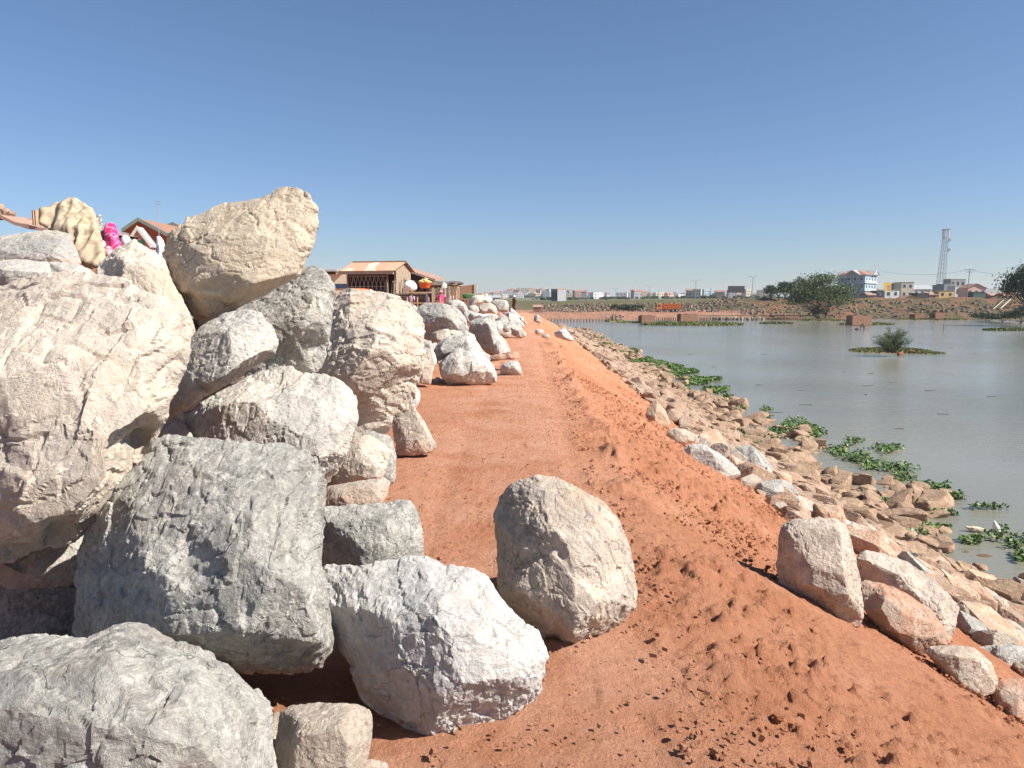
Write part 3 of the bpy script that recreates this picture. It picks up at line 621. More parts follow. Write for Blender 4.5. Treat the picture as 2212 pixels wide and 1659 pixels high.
S([(1395,905),(1400,880),(1415,866),(1435,885),(1448,915),(1440,930),(1410,925)], None, SLOPE, 'pyramid-shaped pale stone at the edge of the red slope', tilt=.2)
S([(1440,935),(1450,924),(1480,928),(1500,940),(1498,955),(1475,962),(1450,952)], None, TAN, 'blunt tan stone at the edge of the red slope', tilt=.2)
S([(1500,950),(1520,945),(1550,965),(1590,990),(1620,1020),(1640,1042),(1610,1040),(1560,1010),(1520,975)], None, TAN, 'elongated tan boulder slanting down at the edge of the red slope', tilt=.35, dd=.3)
S([(1570,990),(1590,968),(1625,965),(1650,985),(1670,1015),(1690,1035),(1670,1050),(1635,1045),(1600,1020)], None, GREY, 'mottled grey boulder above the long dark-fronted one', tilt=.3, dd=.4)

# --- stone shapes shared by the rip-rap
def rock_variant(seed, flat, vox=.026, n=11):
    rs = np.random.default_rng(seed); bm = bmesh.new()
    pts = [np.array([a, b, c], float) for a in (-1, 1) for b in (-1, 1) for c in (-1, 1)] + [np.array([a, 0, 0.]) for a in (-1.1, 1.1)]
    for p in pts[:8]: p *= rs.uniform(.55, 1.05, 3)
    sh = rs.uniform(-.35, .35, 2)
    for p in pts:
        p += rs.normal(size=3) * .10; bm.verts.new((p[0] * .5 + sh[0] * p[2] * .3, p[1] * .36 + sh[1] * p[2] * .3, p[2] * .5 * flat))
    bmesh.ops.convex_hull(bm, input=bm.verts[:]); 
    for v in [v for v in bm.verts if not v.link_faces]: bm.verts.remove(v)
    v = [tuple(a.co) for a in bm.verts]; bm.verts.index_update(); f = [tuple(q.index for q in a.verts) for a in bm.faces]; bm.free()
    return remeshed(v, f, vox, .62, seed, 1.1, 0)
VAR_S = [rock_variant(900 + i, .6 + .14 * (i % 4), .017) for i in range(9)]
VAR_W = [rock_variant(950 + i, .42 + .13 * (i % 3), .016) for i in range(9)]
for m_ in VAR_S: m_.name = 'slope_stone'; m_.materials.append(SLOPE)
for m_ in VAR_W: m_.name = 'shore_stone'; m_.materials.append(SHORE)
rr = random.Random(5)
cand = []
def px_of(p):
    d = Vector(p) - Vector((0, 0, CAMZ)); y = d.y * math.cos(PITCH) - d.z * math.sin(PITCH); z = d.y * math.sin(PITCH) + d.z * math.cos(PITCH)
    return 1106 + F * d.x / y, 829.5 - F * z / y, y
cell = {}
def free(x, y, r):
    k = .5; i, j = int(math.floor(x / k)), int(math.floor(y / k))
    for a in range(i - 3, i + 4):
        for b in range(j - 3, j + 4):
            for (qx, qy, qr) in cell.get((a, b), ()):
                if (qx - x) ** 2 + (qy - y) ** 2 < (.74 * (r + qr)) ** 2: return False
    cell.setdefault((i, j), []).append((x, y, r)); return True
for _ in range(26000):
    y = 4.5 + 150 * rr.random() ** 1.9; 
    zone = rr.random()
    if zone < .55:
        u = rr.uniform(3.75, 9.0); sz = .24 + .50 * rr.random() ** 1.5 if y < 60 else rr.uniform(.5, 1.0)
        kind = 's'
    else:
        u = 8.3 + (3.6 + .6 * math.sin(y * .6) + .4 * math.sin(y * 1.7)) * rr.random() ** 1.25; sz = .28 + .8 * rr.random() ** 1.6; kind = 'w'
        if u > 10.3 and vnoise(np.array([[x0_ * .9, y * .9, 1.] for x0_ in (u,)]), 9)[0] > .15: continue
    x = u + .0175 * y
    if kind == 's' and (u < 4.9 and y < 7.2): continue
    px, py, dd = px_of((x, y, float(hland(x, y))))
    if px > 2250 or py > 1720 or dd < 2: continue
    if kind == 's' and px > 1600 and py > 1150 and u < 5.2: continue
    if px > 2040 and 1080 < py < 1225: continue
    if not free(x, y, sz * .42): continue
    cand.append((dd, x, y, sz, kind, u))
cand.sort()
NIND = 290; low = {'s': ([], []), 'w': ([], [])}
ORD = []
def rock_label(kind, u, y, sz, colour):
    side = 'by red earth' if y < 9 else ('beyond the blocky boulder' if y < 13 else ('halfway along the bank' if y < 20 else 'far along the bank'))
    size = 'big' if sz > .62 else ('middling' if sz > .42 else 'small')
    if kind == 's':
        zn = 'upper' if u < 5.2 else ('middle' if u < 7.0 else 'lower')
        return '%s %s stones on the %s slope %s' % (size, colour, zn, side), 'rip-rap stones on the river slope'
    return '%s %s stones %s %s' % (size, colour, 'in shallows' if u > 10.4 else ('at the waterline' if u > 9.4 else 'at the slope foot'), side), 'brown stones along the waterline'
WORDS = ['', 'second ', 'third ', 'fourth ', 'fifth ', 'sixth ', 'seventh ', 'eighth ', 'ninth ', 'tenth ', 'eleventh ', 'twelfth ', 'thirteenth ', 'fourteenth ', 'fifteenth '] + [w + ' ' for w in 'sixteenth seventeenth eighteenth nineteenth twentieth twenty-first twenty-second twenty-third twenty-fourth twenty-fifth twenty-sixth twenty-seventh twenty-eighth twenty-ninth thirtieth'.split()]
def single(p_):
    for a in ('stone', 'house', 'mat', 'block', 'pole', 'log'): p_ = p_.replace(a + 's ', a + ' ')
    return p_
def ordinals(items):
    """items (object, plural phrase, sort value, first word, last word): tell look-alikes apart by their order"""
    by = {}
    for it_ in items: by.setdefault(it_[1], []).append(it_)
    for ph, L_ in by.items():
        L_.sort(key=lambda q: q[2]); n = len(L_)
        for k, (o, p_, v_, a, z) in enumerate(L_):
            if n == 1: o['label'] = single(p_); continue
            if k < (n + 1) // 2: o['label'] = '%s%s of the %s' % (WORDS[min(k, 29)], a, p_)
            else: o['label'] = '%s%s of the %s' % (WORDS[min(n - 1 - k, 29)], z, p_)
for i, (dd, x, y, sz, kind, u) in enumerate(cand):
    z = float(hland(x, y))
    tilt_y = R(22) if kind == 's' and u < 8.2 else 0
    rot = (rr.uniform(-.45, .45), tilt_y + rr.uniform(-.3, .2), rr.uniform(0, 6.28))
    M3 = Matrix.Rotation(tilt_y, 4, 'Y') @ Matrix.Rotation(rot[2], 4, 'Z') @ Matrix.Rotation(rot[0], 4, 'X') @ Matrix.Rotation(rr.uniform(-.35, .35), 4, 'Y')
    s = (sz * rr.uniform(1.05, 1.45), sz * rr.uniform(.95, 1.25), sz * rr.uniform(.8, 1.15))
    zz = z + .11 * sz if kind == 's' else max(z, WATER - .05) + .03 * sz
    vs = VAR_S if kind == 's' else VAR_W; me = vs[rr.randrange(len(vs))]
    if i < NIND:
        o = bpy.data.objects.new('slope_stone' if kind == 's' else 'shore_stone', me); COL.objects.link(o)
        o.matrix_world = Matrix.Translation((x, y, zz)) @ M3 @ Matrix.Diagonal((*s, 1))
        mt = None
        if kind == 's':
            q_ = rr.random(); mt = GREY if q_ < .07 else (MIXR if q_ < .13 else (TAN if q_ < .36 else None))
        elif rr.random() < .14: mt = TAN
        if mt: o.material_slots[0].link = 'OBJECT'; o.material_slots[0].material = mt
        lb, g = rock_label(kind, u, y, sz, {GREY: 'grey', MIXR: 'pale grey', TAN: 'tan'}.get(mt, 'pinkish' if kind == 's' else 'brown')); tag(o, None, 'stone', g); o['label'] = lb; ORD.append((o, lb, y, 'nearest', 'farthest'))
    else:
        low[kind][0].append((x, y, zz)); low[kind][1].append((M3, s))
def midrock(me):
    n = len(me.vertices); V = np.empty(n * 3, np.float32); me.vertices.foreach_get('co', V); V = V.reshape(-1, 3).astype(float)
    return V, np.array([p.vertices[:] for p in me.polygons if len(p.vertices) == 4])
MID = [midrock(rock_variant(980 + i, .5 + .12 * (i % 4), .05)) for i in range(8)]
def lowrock(seed):
    rs = np.random.default_rng(seed); bm = bmesh.new()
    for a in (-1, 1):
        for b in (-1, 1):
            for c in (-1, 1):
                p = np.array([a, b, c]) * rs.uniform(.5, 1.0, 3); bm.verts.new((p[0] * .6, p[1] * .46, p[2] * .36))
    for i in range(4): p = rs.uniform(-.9, .9, 3); bm.verts.new((p[0] * .7, p[1] * .5, p[2] * .42))
    bmesh.ops.convex_hull(bm, input=bm.verts[:])
    for v in [v for v in bm.verts if not v.link_faces]: bm.verts.remove(v)
    bmesh.ops.triangulate(bm, faces=bm.faces[:]); bm.verts.index_update()
    V = np.array([a.co[:] for a in bm.verts]); Fq = np.array([[q.index for q in a.verts] for a in bm.faces]); bm.free(); return V, Fq
LOW = [lowrock(40 + i) for i in range(10)]
def stuff_rocks(name, items, mat, label, cat, shapes=None):
    """items: (location, 3x3 matrix as numpy)"""
    VV = []; FF = []; n = 0
    for k, (loc, A) in enumerate(items):
        V, Fq = (shapes or LOW)[k % len(shapes or LOW)]; VV.append(V @ A.T + np.array(loc)); FF.append(Fq + n); n += len(V)
    me = np_mesh(name, np.concatenate(VV), np.concatenate(FF)); me.materials.append(mat)
    o = bpy.data.objects.new(name, me); COL.objects.link(o); tag(o, label, cat, kind='stuff'); return o
ordinals(ORD)
def A3(M3, s): return np.array(M3.to_3x3()) @ np.diag(s)
print('rip-rap', len(cand))
if low['s'][0]: stuff_rocks('rip_rap', [(l, A3(*m)) for l, m in zip(*low['s'])], SLOPE, 'far rip-rap stones running along the river slope into the distance', 'stones', MID)
if low['w'][0]: stuff_rocks('shore_rubble', [(l, A3(*m)) for l, m in zip(*low['w'])], SHORE, 'far brown stones along the waterline in the distance', 'stones', MID)
# soil crumbs and clods
CLOD = flat_mat('earth_clod', (.43, .16, .078), .95, .35, 20, .1)
items = []
for _ in range(24000):
    y = 1.5 + 16 * rr.random() ** 1.8; a = rr.random()
    u = rr.uniform(.55, 4.3) if a < .86 else rr.uniform(-1.2, .55)
    x = u + .0175 * y
    if u > .55 and vnoise(np.array([[x * 1.6, y * 1.6, 3.]]), 5)[0] < rr.uniform(-.9, .5): continue
    s = .005 + .016 * rr.random() ** 3 + (.018 * (rr.random() < .006)); s *= 1.2 if u > .55 else .6
    items.append(((x, y, float(hland(x, y)) + .2 * s + (.012 if u < .55 else .018)), np.array(Matrix.Rotation(rr.uniform(0, 6), 3, 'Z') @ Matrix.Rotation(rr.uniform(0, 6), 3, 'X')) * s * 1.4))
stuff_rocks('soil_clods', items, SOIL, 'crumbs and clods of loose red earth', 'soil')
# ---------------------------------------------------------------- the far bank, the hills and the plain
def far_h(x, y):
    x = np.asarray(x, float); y = np.asarray(y, float)
    p = np.stack([x.ravel() / 17, y.ravel() / 17, np.zeros(x.size)], 1)
    s = y - 226 - 4 * fbm(p, 3, 5).reshape(x.shape)
    t = np.clip((x - 62) / 22, 0, 1); t = t * t * (3 - 2 * t)
    top = np.interp(x, [-50, 20, 70, 110], [.4, .5, 1.0, 1.6])
    zl = np.interp(s, [-3, 0, 5, 31, 58], [-7, -4.75, -2.95, -2.85, 0]) ; zl = np.where(s > 31, -2.85 + (s - 31) / 27 * (top + 2.85), zl); zl = np.minimum(zl, top)
    zr = np.interp(s, [-3, 0, 3, 14, 30], [-7, -4.75, -3.9, -2.4, -.6]); zr = np.where(s > 30, -.6 + (s - 30) / 14 * (top + .6), zr); zr = np.minimum(zr, top)
    z = zl * (1 - t) + zr * t
    q = np.stack([x.ravel() / 6, y.ravel() / 6, np.zeros(x.size)], 1)
    rough = np.clip(s / 4, 0, 1) * np.clip((62 - s) / 10, 0, 1)
    z = z + fbm(q, 4, 9).reshape(x.shape) * (.35 + .9 * t) * rough
    ang = 1106 + F * x / np.maximum(y, 1)
    hh = np.interp(ang, [1030, 1061, 1089, 1104, 1121, 1139, 1165, 1225, 1240, 1268, 1440], [0, 5, 8, 13.3, 15.4, 14.5, 12.8, 11.5, 6, 4, 0])
    z = z + hh * np.exp(-((y - 1750) / 420.) ** 2)
    h2 = np.interp(ang, [1950, 2090, 2600], [0, 46, 46]) ; z = z + h2 * np.clip((y - 3000) / 600, 0, 1)
    h3 = np.interp(ang, [400, 700, 900, 1030], [6, 10, 8, 2]); z = z + h3 * np.clip((y - 2500) / 600, 0, 1)
    inside = (s < -2)
    z = np.where(inside & (x < -66), -.15, z)
    return z
def far_z(x, y): return float(far_h(np.array([x]), np.array([y]))[0])
def far_mat():
    m, nt, b = new_mat('far_ground', .95, .1); N = NT(nt); g = N.n('ShaderNodeNewGeometry'); co = g.outputs['Position']
    sep = N.n('ShaderNodeSeparateXYZ'); N.l(co, sep.inputs[0])
    a = N.noise(co, .12, 8, .7); a2 = N.noise(co, .6, 6, .7)
    grass = N.ramp(a2, [(.35, (.075, .085, .035)), (.55, (.12, .115, .055)), (.7, (.18, .13, .08))])
    rub = N.ramp(a2, [(.35, (.10, .075, .055)), (.6, (.19, .14, .105)), (.75, (.28, .22, .18))])
    c = N.mix(N.mapr(a, .38, .50), rub, grass)
    redc = N.ramp(a2, [(.3, (.25, .125, .08)), (.7, (.40, .22, .15))])
    c = N.mix(N.mapr(N.math('ADD', sep.outputs[2], N.math('MULTIPLY', a2, .8)), -2.0, -1.7, 1, 0), c, redc)
    # right-hand bank: brown, only patches of bare red earth
    xr = N.mapr(sep.outputs[0], 66, 84)
    rb = N.mix(N.mapr(a, .47, .57), N.mix(N.mapr(a2, .4, .6), (.06, .07, .03), (.125, .095, .055)), (.20, .105, .062))
    c = N.mix(xr, c, rb)
    farc = N.ramp(N.noise(co, .03, 6, .7), [(.35, (.10, .115, .065)), (.65, (.20, .17, .12))])
    c = N.mix(N.mapr(sep.outputs[1], 300, 420), c, farc)
    N.l(c, b.inputs['Base Color']); N.l(N.bump(N.noise(co, 1.2, 8, .7), 1, .5), b.inputs['Normal']); return m
def build_far():
    ys = [-400, -100, 0, 120, 200]; ys += list(np.arange(214, 300, .9)); 
    while ys[-1] < 7000: ys.append(ys[-1] * 1.035)
    xs = [-9000, -5000, -2500, -1200, -600, -300, -150, -90]; xs += list(np.arange(-66, 190, 1.0)); 
    while xs[-1] < 9000: xs.append(xs[-1] * 1.05 + 1)
    X, Y = np.meshgrid(np.array(xs), np.array(ys))
    # beyond the bank the rows fan out so that the hills keep their outline
    fan = np.clip((Y - 300) / 1200, 0, 4); X = X * (1 + fan)
    Z = far_h(X, Y)
    V = np.stack([X.ravel(), Y.ravel(), Z.ravel()], 1); n, m = X.shape; idx = np.arange(n * m).reshape(n, m)
    Fq = np.stack([idx[:-1, :-1].ravel(), idx[:-1, 1:].ravel(), idx[1:, 1:].ravel(), idx[1:, :-1].ravel()], 1)
    me = np_mesh('ground', V, Fq); me.polygons.foreach_set('use_smooth', np.ones(len(me.polygons), bool)); me.materials.append(far_mat())
    o = bpy.data.objects.new('ground', me); COL.objects.link(o); tag(o, kind='structure')
build_far()

# rubble and grass on the far bank
FR = random.Random(77)
def on_far(px, y): x = (px - 1106) / F * y; return x, y, far_z(x, y)
FRUB = flat_mat('bank_rubble_stone', (.20, .15, .11), .95, .5, .4)
it = []
for _ in range(2200):
    px = FR.uniform(1160, 2260); y = FR.uniform(256, 276) if px < 1600 else FR.uniform(229, 262)
    if px > 1600 and FR.random() < .45: continue
    x, y, z = on_far(px, y); s = FR.uniform(.25, .75)
    it.append(((x, y, z + .1), np.array(Matrix.Rotation(FR.uniform(0, 6), 3, 'Z')) * s * 1.5))
stuff_rocks('bank_rubble', it, FRUB, 'rubble stones covering the foot of the far river bank', 'rubble')

def leaf_mat(name, c1, c2, rough=.6):
    m, nt, b = new_mat(name, rough, .3); N = NT(nt); g = N.n('ShaderNodeNewGeometry')
    N.l(N.mix(N.mapr(N.noise(g.outputs['Position'], 2.2, 3, .6), .35, .65), c1, c2), b.inputs['Base Color'])
    b.inputs['Subsurface Weight'].default_value = 0
    return m
LEAF = leaf_mat('leaf_green', (.05, .085, .022), (.10, .14, .04)); LEAFD = leaf_mat('leaf_dark', (.025, .045, .018), (.055, .08, .03))
GRASS = leaf_mat('marsh_grass', (.11, .15, .035), (.20, .19, .06)); HYA = leaf_mat('water_hyacinth', (.055, .125, .025), (.16, .22, .065), .5)
BARK = flat_mat('bark', (.12, .09, .065), .9, .3, 8)
def quads(name, C, Nrm, S, mat, parent=None, aspect=1.0, seed=0):
    """one small leaf face per centre"""
    rs = np.random.default_rng(seed); n = len(C)
    a = rs.normal(size=(n, 3)); Nrm = Nrm / np.linalg.norm(Nrm, axis=1)[:, None]
    t = np.cross(Nrm, a); t /= np.linalg.norm(t, axis=1)[:, None]; bt = np.cross(Nrm, t)
    S = S[:, None]; t = t * S; bt = bt * S * aspect
    V = np.stack([C - t, C - bt * .8 + t * .1, C + t, C + bt * .8 + t * .1], 1).reshape(-1, 3)
    me = np_mesh(name, V, np.arange(4 * n).reshape(-1, 4)); me.materials.append(mat)
    o = bpy.data.objects.new(name, me); COL.objects.link(o); 
    if parent: o.parent = parent
    return o
def tree(label, loc, h, w, mat=None, leaf=.16, n=3500, trunk_h=.35, seed=0, cat='tree', name='tree', lean=0, clusters=26, group=None, multi=1, leafn=None):
    mat = mat or LEAF; r = random.Random(seed); rs = np.random.default_rng(seed)
    root = empty(name, loc); tag(root, label, cat, group)
    m = MB(); ends = []
    for k in range(multi):
        a = r.uniform(0, 6.28); b0 = Vector((math.cos(a) * .05 * w * (multi > 1), math.sin(a) * .05 * w * (multi > 1), -.3)); 
        top = Vector((math.cos(a) * .12 * w * (multi > 1) + lean, math.sin(a) * .12 * w * (multi > 1), h * trunk_h)); r0 = h * .028 / (multi ** .5)
        m.path([b0, b0.lerp(top, .5) + Vector((r.uniform(-.1, .1), 0, 0)), top], [r0 * 1.3, r0, r0 * .8], 7)
        for q in range(max(3, clusters // multi)):
            a = r.uniform(0, 6.28); rad = math.sqrt(r.random()) * .46 * w; hh = h * (trunk_h + (1 - trunk_h) * (.12 + .78 * (1 - (rad / (.5 * w)) ** 2 * .75) * r.uniform(.45, 1.05)))
            e = Vector((math.cos(a) * rad + lean, math.sin(a) * rad, min(hh, h * .93)))
            mid = top.lerp(e, .5) + Vector((0, 0, -.06 * h)); m.path([top, mid, e], [r0 * .5, r0 * .28, r0 * .1], 5); ends.append(e)
    m.build('trunk', BARK, root)
    C = []; 
    for e in ends:
        k = n // len(ends); sp = np.array([w * .13, w * .13, h * .055]) * r.uniform(.7, 1.3)
        C.append(rs.normal(size=(k, 3)) * sp + np.array(e))
    C = np.concatenate(C); C = C[C[:, 2] > .02 * h]
    Nn = rs.normal(size=C.shape) * .8 + np.array([0, 0, .7]); S = rs.uniform(.6, 1.3, len(C)) * leaf
    quads('crown', C, Nn, S, mat, root, .6, seed)
    return root
x, y, z = on_far(1775, 218)
tree('large spreading acacia-like tree at the water edge of the far bank', (x, y, WATER), 13.6, 15.5, LEAF, .27, 13000, .12, 3, multi=5, clusters=75, lean=-.8)
for i, (px, wv, hv) in enumerate(((1662, 4.2, 5.6), (1678, 4.6, 6.2), (1692, 4.4, 6.0), (1706, 4.8, 6.6), (1722, 6.5, 7.6))):
    x, y, z = on_far(px, 272); tree(['leftmost small dark tree of the row', 'second small dark tree of the row, slightly taller', 'middle small dark tree of the row', 'fourth small dark tree of the row', 'tallest dark tree of the row, next to the large spreading tree'][i] + ' on the far bank',
        (x, y, z), hv + .4, wv + .8, LEAFD, .26, 1800, .22, 20 + i, group='small trees in a row on the far bank', clusters=14)
x = (2222 - 1106) / F * 168
tree('dark dense tree at the right edge of the picture', (x, 168, -4.2), 14.2, 9.5, LEAFD, .28, 11000, .30, 31, clusters=50)
for i, (px, y_, hv, wv) in enumerate(((2130, 205, 2.6, 5), (2165, 196, 3.6, 6), (2195, 186, 5, 7), (2120, 222, 2.4, 5))):
    x = (px - 1106) / F * y_; tree(['low dark shrub left of the stair', 'dark shrub left of the right-edge tree', 'largest dark shrub below the right-edge tree', 'low dark shrub near the dark shed'][i] + ' on the far bank',
        (x, y_, max(far_z(x, y_), -4.5)), hv, wv, LEAFD, .25, 1600, .08, 50 + i, cat='shrub', name='shrub', clusters=14, multi=2)
for i, (px, wv) in enumerate(((1334, 5), (1352, 5.5), (1374, 5.5))):
    x, y, z = on_far(px, 262); tree(['left', 'middle', 'right'][i] + ' one of three dark green shrubs on the rubble bank left of the orange truck', (x, y, z), 2.3, wv, LEAFD, .24, 1300, .08, 60 + i, cat='shrub', name='shrub', group='shrubs on the rubble bank', clusters=9)

# ---------------------------------------------------------------- buildings
def wallm(name, c, n=.10): return flat_mat(name, c, .9, n, 1.2)
W_BLUE = wallm('pale_blue_plaster', (.34, .42, .48)); W_WHITE = wallm('white_plaster', (.70, .69, .66)); W_GREY = wallm('grey_render', (.33, .33, .33), .2)
W_BEIGE = wallm('beige_plaster', (.48, .43, .34)); W_PINK = wallm('pink_plaster', (.66, .43, .36)); W_YEL = wallm('yellow_plaster', (.62, .44, .17)); W_ORG = wallm('orange_plaster', (.60, .30, .15))
W_DARK = wallm('dark_boards', (.07, .065, .07)); W_CREAM = wallm('cream_plaster', (.62, .55, .42)); W_GRN = wallm('dull_green_paint', (.08, .13, .115))
RF_TIN = flat_mat('rusty_tin', (.34, .22, .17), .7, .3, 2.0); RF_GREY = flat_mat('grey_tin', (.35, .35, .36), .6, .2, 2); RF_TILE = flat_mat('brown_tile', (.30, .16, .11), .85, .25, 6); GLASS = flat_mat('dark_glass', (.05, .06, .07), .15, .2, 2, .6)
TRIM = flat_mat('white_trim', (.72, .72, .70), .7, .08, 2); METAL = flat_mat('galvanised_steel', (.28, .29, .30), .5, .15, 3, .5)
WOOD = flat_mat('weathered_wood', (.26, .20, .145), .9, .4, 9); WOODD = flat_mat('dark_wood', (.10, .075, .06), .9, .35, 9)
def brick_mat(name, c1, c2, mortar, scale=4.0):
    m, nt, b = new_mat(name, .95, .1); N = NT(nt); tc = N.n('ShaderNodeTexCoord'); br = N.n('ShaderNodeTexBrick')
    sp = N.n('ShaderNodeSeparateXYZ'); N.l(tc.outputs['Object'], sp.inputs[0]); cb = N.n('ShaderNodeCombineXYZ')
    N.l(N.math('ADD', sp.outputs[0], sp.outputs[1]), cb.inputs[0]); N.l(sp.outputs[2], cb.inputs[1]); N.l(cb.outputs[0], br.inputs['Vector'])
    br.inputs['Color1'].default_value = (*c1, 1); br.inputs['Color2'].default_value = (*c2, 1); br.inputs['Mortar'].default_value = (*mortar, 1); br.inputs['Scale'].default_value = scale
    f = N.noise(tc.outputs['Object'], 1.5, 6, .7)
    N.l(N.mix(N.mapr(f, .4, .7, 0, .45), br.outputs['Color'], tuple(v * .55 for v in c1)), b.inputs['Base Color']); return m
BRICK = brick_mat('fired_brick', (.33, .18, .12), (.25, .13, .085), (.16, .11, .08), 1.6); BRICKW = brick_mat('brick_wall', (.40, .24, .16), (.34, .19, .12), (.36, .28, .22), 5)

def house(label, px0, px1, ytop, D, wall, roof=None, kind='flat', ybase=None, depth=6, rot=0, floors=1, wins=2, cat='house', name='house', winw=.9, group=None, gz=None, door=False):
    """a building standing on the far ground whose front spans px0..px1"""
    xc = ((px0 + px1) / 2 - 1106) / F * D; w = (px1 - px0) / F * D
    zb = far_z(xc, D) if gz is None else gz
    zt = CAMZ + (645 - ytop) / F * D; H = max(zt - zb, 1.5)
    root = empty(name, (xc, D, zb), rot); tag(root, label, cat, group)
    rh = 0 if kind == 'flat' else min(1.6, .28 * H + .3); wh = H - rh - (0.12 if kind == 'flat' else 0)
    m = MB().box((-w / 2, 0, -1.5), (w / 2, depth, wh)); m.build('wall', wall, root)
    if kind == 'flat':
        MB().box((-w / 2 - .12, -.12, wh), (w / 2 + .12, depth + .12, wh + .16)).build('parapet', roof or wall, root)
    elif kind == 'gable':      # ridge along x
        e = .3; v = [(-w/2-e, -e, wh), (w/2+e, -e, wh), (w/2+e, depth/2, wh+rh), (-w/2-e, depth/2, wh+rh), (-w/2-e, depth+e, wh), (w/2+e, depth+e, wh)]
        v += [(a, b2, c - .12) for a, b2, c in v]
        MB().add(v, [(0,1,2,3),(3,2,5,4),(7,6,9,8),(8,9,10,11),(0,6,7,1),(4,5,11,10),(0,3,9,6),(3,4,10,9),(1,7,8,2),(2,8,11,5)]).build('roof', roof or RF_TIN, root)
        MB().add([(-w/2+.02,.02,wh),(-w/2+.02,depth-.02,wh),(-w/2+.02,depth/2,wh+rh-.14),(w/2-.02,.02,wh),(w/2-.02,depth-.02,wh),(w/2-.02,depth/2,wh+rh-.14)], [(0,1,2),(3,5,4)]).build('gable', wall, root)
    elif kind == 'front':      # gable faces the viewer
        e = .35; v = [(-w/2-e, -e, wh-.1), (0, -e, wh+rh), (w/2+e, -e, wh-.1), (-w/2-e, depth, wh-.1), (0, depth, wh+rh), (w/2+e, depth, wh-.1)]
        v += [(a, b2, c - .14) for a, b2, c in v]
        MB().add(v, [(0,1,4,3),(1,2,5,4),(6,9,10,7),(7,10,11,8),(0,6,7,1),(1,7,8,2),(0,3,9,6),(2,8,11,5)]).build('roof', roof or RF_TIN, root)
        MB().add([(-w/2, .0, wh), (w/2, .0, wh), (0, .0, wh+rh-.16), (-w/2, depth-.01, wh), (w/2, depth-.01, wh), (0, depth-.01, wh+rh-.16)], [(0,1,2),(3,5,4)]).build('gable', wall, root)
    fh = wh / floors
    for f in range(floors):
        for k in range(wins):
            cx = -w / 2 + w * (k + .5) / wins; z0 = f * fh + fh * .38; ww = min(winw, w / wins * .55)
            fr = MB().box((cx - ww/2 - .07, -.05, z0 - .07), (cx + ww/2 + .07, .03, z0 + fh * .38 + .07)).build('window', TRIM, root)
            MB().box((cx - ww/2, -.075, z0), (cx + ww/2, -.03, z0 + fh * .38)).build('pane', GLASS, fr)
    if door: MB().box((w*.28, -.06, 0), (w*.28 + .9, .02, 2.0)).build('door', WOODD, root)
    return root

# blue block seen corner-on
def blue_block():
    D = 300; x = (1862 - 1106) / F * D; z = far_z(x, D); root = empty('apartment_building', (x, D, z), R(45))
    tag(root, 'pale blue multi-storey building with white floor bands, balconies and twin gables', 'building')
    LX, LY = 12.0, 10.6; H = 9.0
    MB().box((0, 0, -1), (LX, LY, H)).build('wall', W_BLUE, root)
    for zz in (2.9, 5.9, 8.95):
        MB().box((-.5, -.5, zz), (LX + .3, LY + .3, zz + .22)).build('floor_band', TRIM, root)
    for zz in (3.12, 6.12):
        MB().box((-.5, -.48, zz + .75), (LX * .45, -.42, zz + .85)).build('balcony_rail', TRIM, root)
        m = MB()
        for k in range(12): m.tube((-.45, k * .9, zz), (-.45, k * .9, zz + .8), .04, n=5)
        m.box((-.49, -.3, zz + .78), (-.43, LY, zz + .86)); m.build('balcony_rail', TRIM, root)
    for zz in (.9, 3.9, 6.9):
        for k in range(4):
            cy = 1.3 + k * 2.5
            w = MB().box((-.06, cy - .55, zz - .1), (.02, cy + .55, zz + 1.3)).build('window', TRIM, root); MB().box((-.09, cy - .45, zz), (-.04, cy + .45, zz + 1.2)).build('pane', GLASS, w)
        for k in range(4):
            cx = 1.6 + k * 2.9
            w = MB().box((cx - .55, -.06, zz - .1), (cx + .55, .02, zz + 1.3)).build('window', TRIM, root); MB().box((cx - .45, -.09, zz), (cx + .45, -.04, zz + 1.2)).build('pane', GLASS, w)
    rr_ = MB().add([(-.7,-.7,9.18),(LX+.5,-.7,9.18),(LX+.5,LY+.5,9.18),(-.7,LY+.5,9.18),(3,3.6,10.9),(LX-3,3.6,10.9),(LX-3,LY-3,10.9),(3,LY-3,10.9)],
        [(0,1,5,4),(1,2,6,5),(2,3,7,6),(3,0,4,7),(4,5,6,7),(0,3,2,1)]).build('roof', RF_TILE, root)
    for (a, b2, ax) in ((1.6, 7.6, 'y'), (6.2, 12.0, 'x')):
        c = (a + b2) / 2
        if ax == 'y': v = [(-.95, a, 9.2), (-.95, b2, 9.2), (-.95, c, 10.9), (3.2, a, 9.2), (3.2, b2, 9.2), (3.2, c, 11.2)]
        else: v = [(a, -.95, 9.2), (b2, -.95, 9.2), (c, -.95, 10.9), (a, 3.2, 9.2), (b2, 3.2, 9.2), (c, 3.2, 11.2)]
        MB().add(v, [(0,1,2),(3,5,4),(0,3,4,1),(0,2,5,3),(1,4,5,2)]).build('gable', W_GREY, root)
        mm = MB()
        for s_ in (a, b2):
            p = [( -1.1, s_, 9.15) if ax == 'y' else (s_, -1.1, 9.15), (-1.1, c, 11.0) if ax == 'y' else (c, -1.1, 11.0)]
            mm.tube(p[0], p[1], .12, n=4)
        mm.build('barge_board', TRIM, root)
blue_block()
